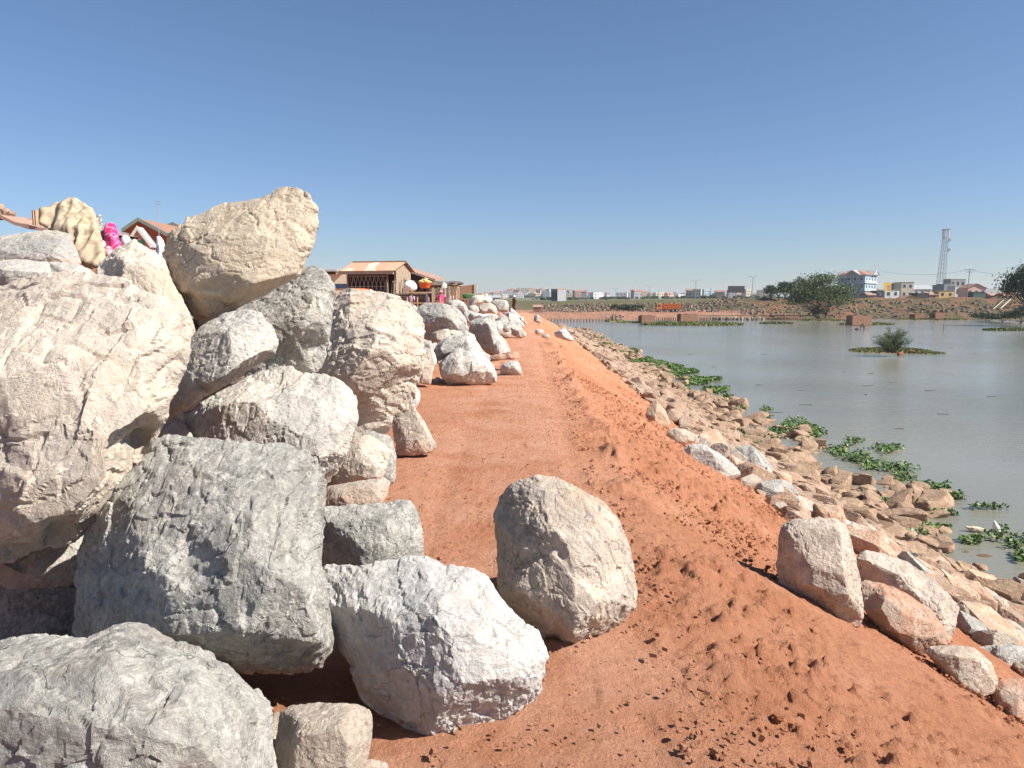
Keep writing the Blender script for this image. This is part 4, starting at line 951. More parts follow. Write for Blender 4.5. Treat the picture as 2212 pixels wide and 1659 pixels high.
def grey_block():
    D = 330; x = (1203.7 - 1106) / F * D; z = far_z(x, D); root = empty('unfinished_building', (x, D, z), R(38)); tag(root, 'grey unfinished concrete block with starter bars on its flat top, by the bank', 'building')
    MB().box((0, 0, -1), (5.0, 4.2, 4.9)).build('wall', W_GREY, root)
    MB().box((-.08, -.08, 4.9), (5.08, 4.28, 5.15)).build('slab', RF_TIN, root)
    for k in range(4): MB().box((-.04, .4 + k * .95, .5), (.01, .9 + k * .95, 4.2)).build('window_opening', W_DARK, root)
    m = MB()
    for a in range(6):
        for b2 in (.2, 4.0): m.box((.1 + a * .9, b2 - .1, 5.15), (.3 + a * .9, b2 + .1, 5.6 + .15 * (a % 2)))
    m.build('starter_columns', W_BEIGE, root)
grey_block()
H_ = house
H_('white walled compound with a banner, right of the blue building', 1906, 1937, 626, 292, W_WHITE, RF_GREY, 'flat', wins=2)
H_('dark grey box-like house behind the white compound', 1919, 1941, 612, 305, W_DARK, RF_GREY, 'flat', wins=0)
H_('beige two-storey house with a flat roof and two windows', 1941, 1967, 610, 298, W_BEIGE, RF_TIN, 'flat', floors=2, wins=2)
H_('long white house with a grey gabled roof and three windows', 1967, 2006, 616, 300, W_WHITE, RF_GREY, 'gable', wins=3)
H_('low yellow-walled house with a brown roof at the bank edge', 1946, 1977, 638, 278, W_YEL, RF_TILE, 'front', wins=0, depth=4)
H_('small dark lean-to left of the orange wall', 1975, 2001, 633, 284, W_DARK, RF_TIN, 'flat', wins=0, depth=4)
H_('low orange-walled house front left of the ochre house', 2002, 2021, 631, 285, W_ORG, RF_TIN, 'gable', wins=1, depth=5)
H_('ochre yellow house with dark shrubs in front', 2022, 2055, 628, 285, W_YEL, RF_TIN, 'flat', wins=2, depth=5)
H_('grey shed at the foot of the lattice mast', 2018, 2032, 616, 330, W_GREY, RF_GREY, 'flat', wins=1, depth=4)
H_('grey windowless house right of the lattice mast', 2032, 2052, 614, 325, W_GREY, RF_GREY, 'flat', wins=0)
H_('grey and white two-storey house with a roof terrace', 2046, 2078, 603, 335, W_GREY, TRIM, 'flat', floors=2, wins=3)
H_('white annex in front of the two-storey terrace house', 2056, 2080, 618, 318, W_WHITE, TRIM, 'flat', wins=2)
H_('pink house with a wide gable facing the river', 2082, 2123, 613, 290, W_PINK, RF_TILE, 'front', floors=1, wins=3)
H_('dark green shed in front of the pink house', 2096, 2122, 631, 270, W_GRN, W_GRN, 'flat', wins=0, depth=4)
H_('low brick house with a rusty gable roof near the right edge', 2134, 2160, 633, 285, BRICKW, RF_TIN, 'gable', wins=2, depth=5)
H_('second low brick house with a rusty roof, beside the tree at the right edge', 2160, 2190, 634, 280, BRICKW, RF_TILE, 'gable', wins=2, depth=5)
H_('pinkish white house half hidden behind the large spreading tree', 1716, 1738, 630, 300, W_PINK, RF_TIN, 'flat', wins=2)
H_('rusty shack in front of the blue building', 1869, 1886, 632, 286, RF_TIN, RF_TIN, 'gable', wins=0, depth=4)
H_('dark shop with a grey awning in front of the blue building', 1886, 1903, 628, 287, W_DARK, RF_GREY, 'flat', wins=1, depth=4)
H_('green-roofed hall on the plain behind the orange truck', 1402, 1417, 640, 620, W_GRN, W_GRN, 'gable', wins=3, gz=.5)
H_('long white hall on the skyline behind the second heap', 1050, 1082, 638, 420, W_CREAM, RF_GREY, 'gable', wins=5, gz=0, floors=1)
# yellow poster
x, y, z = on_far(1911, 288); pr = empty('poster_board', (x, y, z)); tag(pr, 'small yellow and pink poster board beside the blue building', 'poster')
MB().box((-1.4, 0, 2.7), (1.4, .12, 5.9)).build('panel', flat_mat('yellow_poster', (.75, .55, .10), .6, .1, 1), pr)
MB().box((-.1, -.02, 3.0), (1.2, -.004, 4.9)).build('picture', flat_mat('pink_poster_print', (.65, .30, .25), .6, .5, 1.5), pr); MB().tube((-1.1, .06, -.5), (-1.1, .06, 2.7), .08).tube((1.1, .06, -.5), (1.1, .06, 2.7), .08).build('post', METAL, pr)

# houses of the far town
TOWN = []
cols = [W_WHITE, W_CREAM, W_GREY, W_BEIGE, W_PINK, W_WHITE, RF_TIN, W_BLUE]; roofs = [RF_TIN, RF_GREY, RF_TILE, RF_GREY]
def small_house(i):
    m = MB(); w, d, h = 8 + (i % 3) * 2, 7, 5 + (i % 4) * 1.6; me = mesh_of('far_house', *(lambda q: (q.v, q.f))(m.box((-w/2, -d/2, -3), (w/2, d/2, h))))
    bm = bmesh.new(); bm.from_mesh(me)
    if i % 2 == 0:
        vs = [bm.verts.new(p) for p in ((-w/2-.4,-d/2-.4,h),(w/2+.4,-d/2-.4,h),(w/2+.4,0,h+2),(-w/2-.4,0,h+2),(-w/2-.4,d/2+.4,h),(w/2+.4,d/2+.4,h))]
        fs = [bm.faces.new([vs[k] for k in q]) for q in ((0,1,2,3),(3,2,5,4),(0,3,4),(1,5,2))]
        for f in fs: f.material_index = 1
    for k in range(3):
        for fl in range(max(1, int(h // 3))):
            cx = -w/2 + w * (k + .5) / 3; z0 = 1 + fl * 2.9
            vs = [bm.verts.new(p) for p in ((cx-.6,-d/2-.03,z0),(cx+.6,-d/2-.03,z0),(cx+.6,-d/2-.03,z0+1.3),(cx-.6,-d/2-.03,z0+1.3))]; bm.faces.new(vs).material_index = 2
    bm.to_mesh(me); bm.free(); me.materials.append(cols[i % 8]); me.materials.append(roofs[i % 4]); me.materials.append(GLASS); return me
hm = [small_house(i) for i in range(16)]
FR = random.Random(9); used = []; HORD = []
for _ in range(4000):
    if len(TOWN) >= 250: break
    a = FR.random()
    if a < .62: px, y = FR.uniform(1052, 1262), FR.uniform(1150, 1800)
    elif a < .9: px, y = FR.uniform(1230, 1660), FR.uniform(800, 1700)
    else: px, y = FR.uniform(1740, 2240), FR.uniform(700, 1500)
    x = (px - 1106) / F * y
    if any(abs(x - q[0]) < 9 and abs(y - q[1]) < 14 for q in used): continue
    used.append((x, y)); i = FR.randrange(16)
    o = bpy.data.objects.new('far_house', hm[i]); COL.objects.link(o); o.location = (x, y, far_z(x, y)); o.rotation_euler = (0, 0, FR.uniform(-.5, .5)); TOWN.append(o)
    zone = 'on the distant hill' if a < .62 else ('behind the far bank' if a < .9 else 'beyond the right bank')
    HL = ('%s%s houses %s' % ('tall ' if i % 4 > 1 else 'low ', ['white', 'cream', 'grey', 'beige', 'pink', 'white', 'rusty', 'bluish'][i % 8], zone)); tag(o, HL, 'house', 'houses of the far town'); HORD.append((o, HL, px, 'from the left', 'from the right'))
def ordinals_lr(items):
    by = {}
    for q in items: by.setdefault(q[1], []).append(q)
    for ph, L_ in by.items():
        L_.sort(key=lambda q: q[2]); n = len(L_)
        for k, q in enumerate(L_):
            left = k < (n + 1) // 2; w_ = WORDS[min(k if left else n - 1 - k, 29)].strip(); q[0]['label'] = (('%s from %s of the %s' % (w_, 'left' if left else 'right', ph)) if w_ else '%smost of the %s' % ('left' if left else 'right', ph)) if n > 1 else single(ph)
ordinals_lr(HORD)
it = []
for _ in range(1400):
    px = FR.uniform(1050, 1265); y = FR.uniform(1200, 1800); x = (px - 1106) / F * y; s = FR.uniform(3, 7)
    it.append(((x, y, far_z(x, y) + s * .3), np.eye(3) * s))
for _ in range(500):
    px = FR.uniform(1150, 2240); y = FR.uniform(420, 1200); x = (px - 1106) / F * y; s = FR.uniform(1.5, 3.5)
    it.append(((x, y, far_z(x, y) + s * .3), np.eye(3) * s))
stuff_rocks('far_trees', it, LEAFD, 'dark greenery scattered between the houses of the far town', 'trees')

# ---------------------------------------------------------------- masts, street lamps, poles, billboard
def beam(m, a, b, r): m.tube(a, b, r, n=4)
def mast():
    D = 360; x = (2023.5 - 1106) / F * D; z = far_z(x, D); H = CAMZ + (645 - 498) / F * D - z; root = empty('telecom_mast', (x, D, z)); tag(root, 'tall steel lattice telecom mast with antennas at its top', 'mast')
    m = MB(); n = 16; L = 1.3 / 1.55 * .0; 
    wid = lambda t: 1.5 * (1 - t) + .75 * t
    lean = lambda t: 1.2 * t
    cs = ((-1, -1), (1, -1), (1, 1), (-1, 1))
    for k in range(n):
        t0, t1 = k / n, (k + 1) / n
        for i, (sx, sy) in enumerate(cs):
            a = (lean(t0) + sx * wid(t0), sy * wid(t0), H * t0); b2 = (lean(t1) + sx * wid(t1), sy * wid(t1), H * t1); beam(m, a, b2, .09)
            nx, ny = cs[(i + 1) % 4]; c = (lean(t1) + nx * wid(t1), ny * wid(t1), H * t1); c0 = (lean(t0) + nx * wid(t0), ny * wid(t0), H * t0)
            beam(m, a, c, .045); beam(m, c0, b2, .045); beam(m, b2, c, .045)
    m.build('lattice', METAL, root)
    MB().box((lean(1) - 1.5, -1.5, H - .3), (lean(1) + 1.5, 1.5, H - .1)).build('platform', METAL, root)
    for i in range(6):
        a = i * math.pi / 3; r = 1.5; MB().box((-.16, -.12, -3.0 + (i % 2) * 1.5), (.16, .12, .6), Matrix.Translation((lean(1) + r * math.cos(a), r * math.sin(a), H - .6))).build('antenna', TRIM, root)
    for (t, s_) in ((.86, -1), (.84, 1), (.7, 1)):
        MB().lathe([(.05, 0), (.75, .12), (.8, .3)], (0, 0, 0), 12).build('dish', METAL, root).matrix_local = Matrix.Translation((lean(t) + s_ * (wid(t) + .5), -wid(t), H * t)) @ Matrix.Rotation(R(90), 4, 'X')
    MB().tube((lean(1), 0, H), (lean(1), 0, H + 1.2), .06).build('lightning_rod', METAL, root)
mast()
def street_lamp(px, ytop, D, label, lean=0.0):
    x = (px - 1106) / F * D; z = far_z(x, D); H = CAMZ + (645 - ytop) / F * D - z; root = empty('street_lamp', (x, D, z)); tag(root, label, 'street lamp', 'double-armed street lamps along the far road')
    MB().tube((0, 0, -.5), (lean, 0, H * .93), .17, .11).build('pole', METAL, root)
    for s in (-1, 1):
        a = Vector((lean, 0, H * .92)); arm = MB().path([a, a + Vector((s * .7, 0, H * .055)), a + Vector((s * 1.5, 0, H * .08)), a + Vector((s * 2.3, 0, H * .05))], [.1, .08, .07, .06], 5).build('arm', METAL, root)
        MB().box((-.35, -.16, -.12), (.35, .16, .06), Matrix.Translation(a + Vector((s * 2.5, 0, H * .045)))).build('lamp_head', TRIM, arm)
for (px, yt, D, lb, ln) in ((1264.7, 628, 600, 'most distant double-armed street lamp, right of the grey unfinished block', 0), (1329, 622.7, 500, 'second double-armed street lamp, above the dark green shrubs', 0),
    (1400.4, 618, 430, 'double-armed street lamp just left of the orange truck', 0), (1500, 605.4, 360, 'tall double-armed street lamp right of the orange truck', 0),
    (1620, 597, 325, 'leaning double-armed street lamp right of the billboard', .5), (1803, 587, 275, 'double-armed street lamp between the large tree and the blue building', .3)):
    street_lamp(px, yt, D, lb, ln)
def pole(px, ytop, D, label, cross=False, lean=0, name='utility_pole', r=.13):
    x = (px - 1106) / F * D; z = far_z(x, D); H = CAMZ + (645 - ytop) / F * D - z; root = empty(name, (x, D, z)); tag(root, label, 'pole', 'bare poles of the far town' if not cross else None)
    MB().tube((0, 0, -.5), (lean, 0, H), r * 1.2, r).build('pole_shaft', WOODD if not cross else METAL, root)
    if cross: 
        MB().box((lean - 1.9, -.1, H - .5), (lean + 1.9, .1, H - .3)).box((lean - 1.2, -.1, H - 1.3), (lean + 1.2, .1, H - 1.1)).build('cross_arm', METAL, root)
    return x + lean, D, z + H - .4
for i, (cx, ct) in enumerate(((295, 530), (323, 505), (428, 510), (575, 505), (823, 490), (883, 495))):
    pole(1388 + cx * .17226, 544.3 + ct * .17226, 420, ['thin bare pole above the orange truck cab', 'taller thin pole above the orange truck', 'thin pole above the truck bed', 'thin pole behind the truck tail', 'thin bare pole halfway between truck and billboard', 'thin bare pole just left of the billboard'][i], r=.12)
for i, (px, yt) in enumerate(((1285, 633), (1352, 630), (1420, 628), (1436, 633), (1532, 622), (1660, 620))):
    pole(px, yt, 450, ['thin pole right of the grey unfinished block', 'thin pole above the right shrub of the three', 'thin pole just left of the truck cab', 'thin pole over the middle of the truck bed', 'thin pole left of the billboard, below wire height', 'thin pole behind the row of small dark trees'][i], r=.12)
pt = pole(2082, 581, 262, 'leaning utility pole with cross arms in front of the pink house', True, .5)
def wire(a, b, sag, label):
    m = MB(); pts = [Vector(a).lerp(Vector(b), t / 12) + Vector((0, 0, -sag * 4 * (t / 12) * (1 - t / 12))) for t in range(13)]
    m.path(pts, [.03] * 13, 4); tag(m.build('overhead_wire', WOODD), label, 'wire')
wire(pt, P(2240, 586, 230), 1.2, 'overhead wire from the leaning pole to the tree at the right edge'); wire(pt, P(1905, 586, 300), 1.5, 'overhead wire from the leaning pole to the blue building')
x, y, z = on_far(1587, 318); br = empty('billboard', (x, y, z)); tag(br, 'large dark blank billboard on posts on the far bank', 'billboard')
zt = CAMZ + (645 - 618) / F * y - z; zb = CAMZ + (645 - 632.5) / F * y - z
MB().box((-3.4, 0, zb), (3.4, .25, zt)).build('panel', flat_mat('billboard_back', (.07, .07, .075), .7, .2, 1.5), br)
for s in (-3.1, 0, 3.1): MB().tube((s, .35, -.5), (s, .35, zt - .2), .12).build('post', METAL, br)
# ---------------------------------------------------------------- truck
def truck():
    D = 254; x = (1441 - 1106) / F * D; z = far_z(x, D) + .02; root = empty('dump_truck', (x, D, z)); tag(root, 'orange dump truck on the red road across the water', 'truck')
    OR = flat_mat('orange_paint', (.62, .20, .05), .45, .12, 2); TY = flat_mat('tyre_rubber', (.04, .035, .035), .9, .2, 4)
    cab = MB().add([(-3.9,-1.2,.7),(-2.0,-1.2,.7),(-2.0,1.2,.7),(-3.9,1.2,.7),(-3.75,-1.2,2.75),(-2.0,-1.2,2.85),(-2.0,1.2,2.85),(-3.75,1.2,2.75)],
        [(0,3,2,1),(4,5,6,7),(0,1,5,4),(1,2,6,5),(2,3,7,6),(3,0,4,7)]).build('cab', OR, root)
    MB().box((-3.5, -1.23, 1.75), (-2.6, -1.205, 2.5)).build('side_window', GLASS, cab); MB().box((-3.95, -1.0, 1.7), (-3.8, 1.0, 2.5)).build('windscreen', GLASS, cab)
    MB().box((-4.05, -1.2, .45), (-3.85, 1.2, .85)).build('bumper', OR, cab)
    MB().box((-3.6, -.5, .55), (3.9, .5, .8)).build('chassis', TY, root)
    bed = MB().add([(-1.7,-1.25,1.0),(3.7,-1.25,1.0),(3.7,1.25,1.0),(-1.7,1.25,1.0),(-1.8,-1.25,2.75),(4.0,-1.25,2.75),(4.0,1.25,2.75),(-1.8,1.25,2.75)],
        [(0,3,2,1),(0,1,5,4),(1,2,6,5),(2,3,7,6),(3,0,4,7),(4,5,6,7)]).build('bed', OR, root)
    m = MB()
    for k in range(8): m.box((-1.6 + k * .74, -1.34, 1.05), (-1.48 + k * .74, -1.25, 2.7))
    m.box((-1.75, -1.36, 2.6), (3.95, -1.25, 2.75)).box((-1.7, -1.335, 1.8), (3.8, -1.25, 1.9)); m.build('bed_ribs', OR, bed)
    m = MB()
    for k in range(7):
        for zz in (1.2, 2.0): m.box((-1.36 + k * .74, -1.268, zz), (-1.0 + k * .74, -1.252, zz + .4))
    m.build('bed_shade_plates', flat_mat('orange_toned_as_shade', (.25, .08, .03), .8, .2, 3), bed)  # thin plates between the ribs, recess shade put into their darker orange
    for wx in (-3.0, 1.5, 2.8):
        for s in (-1, 1):
            w = MB().tube((wx, s * .85, .55), (wx, s * 1.22, .55), .55, n=18).build('wheel', TY, root); MB().tube((wx, s * 1.21, .55), (wx, s * 1.25, .55), .28, n=12).build('rim', METAL, w)
truck()
# ---------------------------------------------------------------- jetty, causeway, brick stacks, islands
def jetty(px0, px1, y0, y1, label, posts, deckh=.65):
    a = Vector(((px0 - 1106) / F * y0, y0, WATER)); b = Vector(((px1 - 1106) / F * y1, y1, WATER)); root = empty('jetty', a); tag(root, label, 'jetty')
    d = b - a; m = MB(); nrm = Vector((-d.y, d.x, 0)).normalized() * .6
    v = [-nrm, nrm, d + nrm, d - nrm]; m.add([q + Vector((0, 0, deckh)) for q in v] + [q + Vector((0, 0, deckh + .1)) for q in v], [(0,3,2,1),(4,5,6,7),(0,1,5,4),(1,2,6,5),(2,3,7,6),(3,0,4,7)]); m.build('deck', WOOD, root)
    for k in range(posts):
        t = (k + .5) / posts
        for s in (-1, 1):
            p = d * t + nrm * s * .85; MB().tube(p + Vector((0, 0, -1)), p + Vector((random.uniform(-.1, .1), 0, deckh + .02 + random.uniform(0, .3))), .07, n=6).build('post', WOODD, root)
jetty(1166, 1318, 200, 203, 'long low wooden footbridge at the far end of the left bank', 22)
jetty(1414, 1462, 205, 208, 'plank jetty between the two brick stacks behind the grassy island', 12, .9)
jetty(1507, 1545, 209, 212, 'short plank jetty right of the second brick stack', 10, .9)
# stone blocks of the causeway
it = []
for k in range(46):
    px = 1535 + k * 2.5; y = 214 + random.uniform(-.6, .6); it.append((((px - 1106) / F * y, y, WATER + .25), np.diag([.55, .6, 1.5 + random.random() * .9])))
BORD = []
for k, (l, A) in enumerate(it):
    V, Fq = LOW[k % 10]; me = np_mesh('causeway_block', V @ A.T, Fq); me.materials.append(FRUB if k % 3 else W_BEIGE)
    o = bpy.data.objects.new('causeway_block', me); COL.objects.link(o); o.location = l
    tag(o, 'brownish stone block in the row of the low causeway' if k % 3 else 'whitish stone block in the row of the low causeway', 'stone', 'stone blocks of the low causeway'); BORD.append((o, ('brownish' if k % 3 else 'whitish') + ' stone blocks in the row of the low causeway', l[0]))
ordinals_lr(BORD)
o = MB().box((0, -.9, 0), (34, .9, .25)).build('causeway_slab', FRUB, loc=((1500 - 1106) / F * 218, 218, WATER + 1.1)); tag(o, 'long flat pinkish slab lying along the row of causeway blocks', 'slab')

def brick_stack(px0, px1, ytop, ybase, label, seed):
    g = G(px0, ybase, WATER + .25); D = g.y; w = (px1 - px0) / F * D; h = (ybase - ytop) / F * D; rs = random.Random(seed)
    me_v = []; root = empty('brick_stack', ((px0 + px1) / 2 / 1 * 0 + ((px0 + px1) / 2 - 1106) / F * D, D + 1.2, WATER + .1)); root.rotation_euler = (0, 0, R(14)); tag(root, label, 'brick stack', 'stacks of fired bricks on the islands')
    d = 2.2; w2 = w * .92
    m = MB(); n = 9
    m.box((-w2/2, -d/2, 0), (w2/2, d/2, h * .86)).build('stack_body', BRICK, root)
    m = MB()
    for k in range(n):
        a = -w2/2 + .06 + (w2 - .12) * k / n; m.box((a, -d/2 + .08, h * .86), (a + (w2 - .12) / n - .02, d/2 - .1, h * (.92 + .1 * rs.random())))
    m.build('top_course', BRICK, root)
brick_stack(1381, 1414.5, 679.5, 696, 'left brick stack behind the long grassy island', 1)
brick_stack(1464, 1507, 677, 693.5, 'right brick stack behind the long grassy island', 2)
brick_stack(1832, 1885, 679, 700.5, 'largest brick stack, on its own islet right of the big tree', 3)
brick_stack(1969, 1997, 677.5, 689, 'smaller of two neighbouring brick stacks near the right-hand bank', 4)
brick_stack(2013, 2039, 674.5, 689.5, 'taller of two neighbouring brick stacks near the right-hand bank', 5)

MUD = flat_mat('islet_mud', (.22, .15, .09), .95, .35, 1.5)
def islet(px0, px1, pyc, label, wy=None, grass=1200, h=.35, seed=0, soil=MUD, gl=.30):
    c = G((px0 + px1) / 2, pyc, WATER); w = (px1 - px0) / F * c.y; wy = wy or w * .3; rs = np.random.default_rng(seed)
    root = empty('islet', c); tag(root, label, 'islet', 'low islets in the water')
    n, mr = 48, 9; V = [(0, 0, h)]; 
    for r in range(1, mr + 1):
        for i in range(n):
            a = 2 * math.pi * i / n; q = r / mr; e = 1 + .25 * float(vnoise(np.array([[math.cos(a) * 2 + seed, math.sin(a) * 2, 0.]]), seed)[0])
            V.append((math.cos(a) * w / 2 * q * e, math.sin(a) * wy / 2 * q * e, h * (1 - q ** 3) * (.6 + .5 * rs.random()) - .12 * q))
    Fq = [(0, 1 + i, 1 + (i + 1) % n) for i in range(n)]
    for r in range(mr - 1):
        for i in range(n): a = 1 + r * n; Fq.append((a + i, a + n + i, a + n + (i + 1) % n, a + (i + 1) % n))
    mk('mud_bank', V, Fq, soil, root, smooth=True)
    q = rs.uniform(-1, 1, (grass * 2, 2)); q = q[(q ** 2).sum(1) < .92][:grass]
    C = np.stack([q[:, 0] * w / 2, q[:, 1] * wy / 2, h * (1 - (q ** 2).sum(1) ** 1.5) * .8 + gl * .4], 1)
    Nn = rs.normal(size=C.shape); Nn[:, 2] *= .35
    g = quads('grass', C, Nn, rs.uniform(.5, 1.2, len(C)) * gl, GRASS, root, .5, seed); tag(g, kind='stuff')
    return c
islet(1380, 1610, 701.5, 'long grassy islet in front of the two brick stacks', 13, 5200, .45, 1, gl=.35)
islet(1330, 1440, 697, 'narrow muddy islet left of the long grassy one', 7, 700, .2, 2)
islet(1640, 1714, 699, 'thin grassy islet left of the big tree', 3.5, 1600, .25, 3)
islet(1720, 1830, 693, 'muddy islet at the foot of the large spreading tree', 9, 1500, .35, 13)
islet(1812, 1932, 701, 'grassy islet carrying the largest brick stack', 9, 2600, .25, 4)
islet(1935, 2090, 691, 'islet with the two neighbouring brick stacks', 9, 1800, .35, 5)
islet(2120, 2290, 713.5, 'bright green flat islet at the right edge', 5, 3200, .25, 6)
ci = islet(1835, 2010, 759, 'small islet with a bush in the middle of the water', 7, 3800, .35, 7, gl=.16)
islet(1965, 2040, 763, 'patch of floating weeds right of the bush islet', 3.5, 700, .1, 8, gl=.14)
# the bush on the islet
def bush(c):
    root = empty('bush', c); tag(root, 'feathery green bush growing on the small islet', 'bush'); rs = np.random.default_rng(4); m = MB(); C = []
    for k in range(60):
        a = rs.uniform(0, 6.28); r = rs.uniform(.1, 1.0) ** .7 * 2.05; h = 2.75 * (1 - (r / 2.8) ** 2) * rs.uniform(.65, 1.05); b0 = Vector((rs.normal() * .35, rs.normal() * .3, .1)); e = Vector((math.cos(a) * r, math.sin(a) * r * .8, h))
        mid = b0.lerp(e, .55) + Vector((0, 0, .2)); m.path([b0, mid, e], [.03, .02, .008], 4)
        for j in range(150):
            t = rs.uniform(.15, 1.05); p = (b0.lerp(mid, t / .55) if t < .55 else mid.lerp(e, (t - .55) / .45)); C.append([p.x + rs.normal() * .14, p.y + rs.normal() * .14, p.z + rs.normal() * .10])
    m.build('stems', BARK, root); C = np.array(C); q = quads('foliage', C, rs.normal(size=C.shape) + [0, 0, .4], rs.uniform(.5, 1.1, len(C)) * .085, leaf_mat('bush_leaf', (.06, .10, .035), (.13, .17, .07)), root, .35, 5)
bush(G(1925, 765, WATER + .25) + Vector((0, 0, .1)))
MUDR = flat_mat('red_clay', (.30, .15, .09), .95, .3, 3)
for i, (px, py) in enumerate(((1952, 757), (1960, 760), (1968, 763), (1944, 768))):
    g = G(px, py, WATER); me = VAR_S[i]; o = bpy.data.objects.new('clay_lump', me); COL.objects.link(o); o.location = g + Vector((0, 0, .15)); o.scale = (.7, .7, .5); o.material_slots[0].link = 'OBJECT'; o.material_slots[0].material = MUDR; tag(o, ['leftmost','second','third','lowest'][i] + ' reddish clay lump at the foot of the islet bush', 'clay lump', 'clay lumps on the bush islet')
# stake, raft, debris
g = G(2037, 718, WATER); o = MB().tube((0, 0, -1), (.05, 0, 1.7), .045, .035, 6).build('stake', WOODD, loc=g); tag(o, 'thin wooden stake standing upright in the water', 'stake')

# water hyacinth mats
HY = [(1719,925,50,16),(1750,935,28,16),(1843,954,20,7),(1915,971,34,9),(1812,975,26,12),(1852,990,35,13),(1893,1008,36,12),(1942,1012,36,11),(1952,1034,28,9),(1990,1050,24,7),
 (2012,1063,30,8),(2036,1056,20,7),(2069,1075,17,7),(2132,1098,42,5),(2036,1112,32,6),(2024,1144,28,5),(1966,1162,38,10),(2098,1170,24,8),(2152,1160,36,14),(2200,1175,30,16),(2206,1207,20,10),(1903,1088,14,6),
 (1283,732,22,3),(1308,746,22,3),(1358,763,24,8),(1393,780,30,6),(1430,791,36,8),(1468,804,32,9),(1513,822,38,8),(1550,843,26,6),(1475,838,16,6),(1573,858,10,3),(1598,884,14,4),(1655,885,12,3),(1648,905,18,7),(1605,938,16,8),(1638,964,12,5),(1668,940,22,9)]
where = ['beside the brown stones halfway along the shore', 'near the grey-brown toe stones', 'drifting alone off the shore', 'oval and drifting farthest from the stones', 'at the head of the broad green band', 'in the broad green band along the stones', 'in the middle of the broad green band', 'at the outer rim of the broad green band', 'at the inner rim of the broad green band', 'at the tail of the broad green band',
 'above the small tail clump', 'touching the flat sunlit stone', 'small and round, off the flat sunlit stone', 'long and thin above the ducks', 'around a pointed stone left of the ducks', 'thin, left of the feeding duck', 'between the near brown stones', 'below the feeding duck', 'below the upended duck', 'thick, at the right edge below the ducks', 'lowest at the right edge', 'tiny, between stones on the toe']
MORD = []
rs = np.random.default_rng(8)
for k, (cx, cy, hw, hh) in enumerate(HY):
    c = G(cx, cy, WATER); top = G(cx, cy - hh, WATER).y; bot = G(cx, cy + hh, WATER).y; area = (hw * c.y / F) * ((top - bot) / 2) * 3.14
    n = int(min(2600, max(120, area * 170))); C = []
    for _ in range(n):
        a = rs.uniform(0, 6.28); q = math.sqrt(rs.uniform(0, 1)); e = 1 + .35 * math.sin(3 * a + k) * q
        g = G(cx + math.cos(a) * q * hw * e, cy + math.sin(a) * q * hh * e, WATER)
        C.append([g.x, g.y, max(WATER, float(hland(g.x, g.y))) + rs.uniform(.02, .16)])
    C = np.array(C); Nn = rs.normal(size=C.shape) * .55 + [0, 0, 1.0]; S = rs.uniform(.04, .085, len(C)) * (1 if c.y < 45 else 1.6)
    C0 = np.array([c.x, c.y, WATER]); o = quads('water_plant_mat', C - C0, Nn, S, HYA, None, .8, k); o.location = C0
    lb = ('green water-plant mat ' + where[k]) if k < len(where) else 'green water-plant mat along the %s part of the shore' % ('far' if cy < 800 else 'middle')
    tag(o, lb, 'water plants', 'mats of green water plants')
    if k >= len(where): MORD.append((o, 'green water-plant mats along the %s part of the shore' % ('far' if cy < 800 else 'middle'), c.y, 'nearest', 'farthest'))
ordinals(MORD)
it = []
for _ in range(90):
    px, py = FR.uniform(1250, 2200), 700 + 480 * FR.random() ** 2.2; g = G(px, py, WATER)
    if float(hland(g.x, g.y)) > WATER - .2: continue
    it.append(((g.x, g.y, WATER + .005), np.diag([FR.uniform(.1, .8), FR.uniform(.05, .2), .05])))
stuff_rocks('floating_debris', it, WOODD, 'dark scraps of weed and rubbish floating on the water', 'debris')

# ---------------------------------------------------------------- people
SKIN = flat_mat('brown_skin', (.17, .085, .05), .6, .1, 6); HAIR = flat_mat('black_hair', (.015, .012, .012), .7, .2, 9)
def cloth(name, c): return flat_mat(name, c, .85, .22, 12)
def skin_body(joints, edges, rad, name='person'):
    bm = bmesh.new(); ly = bm.verts.layers.skin.verify(); vs = {}
    for k, p in joints.items(): vs[k] = bm.verts.new(p); r = rad[k]; vs[k][ly].radius = (r, r); vs[k][ly].use_root = (k == 'pelvis')
    for a, b in edges: bm.edges.new((vs[a], vs[b]))
    me = bpy.data.meshes.new('tmp'); bm.to_mesh(me); bm.free(); t = bpy.data.objects.new('tmp', me); COL.objects.link(t)
    s = t.modifiers.new('s', 'SKIN'); s.use_smooth_shade = True; t.modifiers.new('ss', 'SUBSURF').levels = 2
    out = bpy.data.meshes.new_from_object(t.evaluated_get(bpy.context.evaluated_depsgraph_get())); bpy.data.objects.remove(t); out.name = name; return out
def rings(m, pts, n=14):
    """loft of ellipses (x, y, z, rx, ry)"""
    v = []; 
    for (x, y, z, rx, ry) in pts:
        for i in range(n): a = 2 * math.pi * i / n; v.append((x + rx * math.cos(a), y + ry * math.sin(a), z))
    f = [(k*n+i, k*n+(i+1) % n, (k+1)*n+(i+1) % n, (k+1)*n+i) for k in range(len(pts)-1) for i in range(n)]; return m.add(v, f)
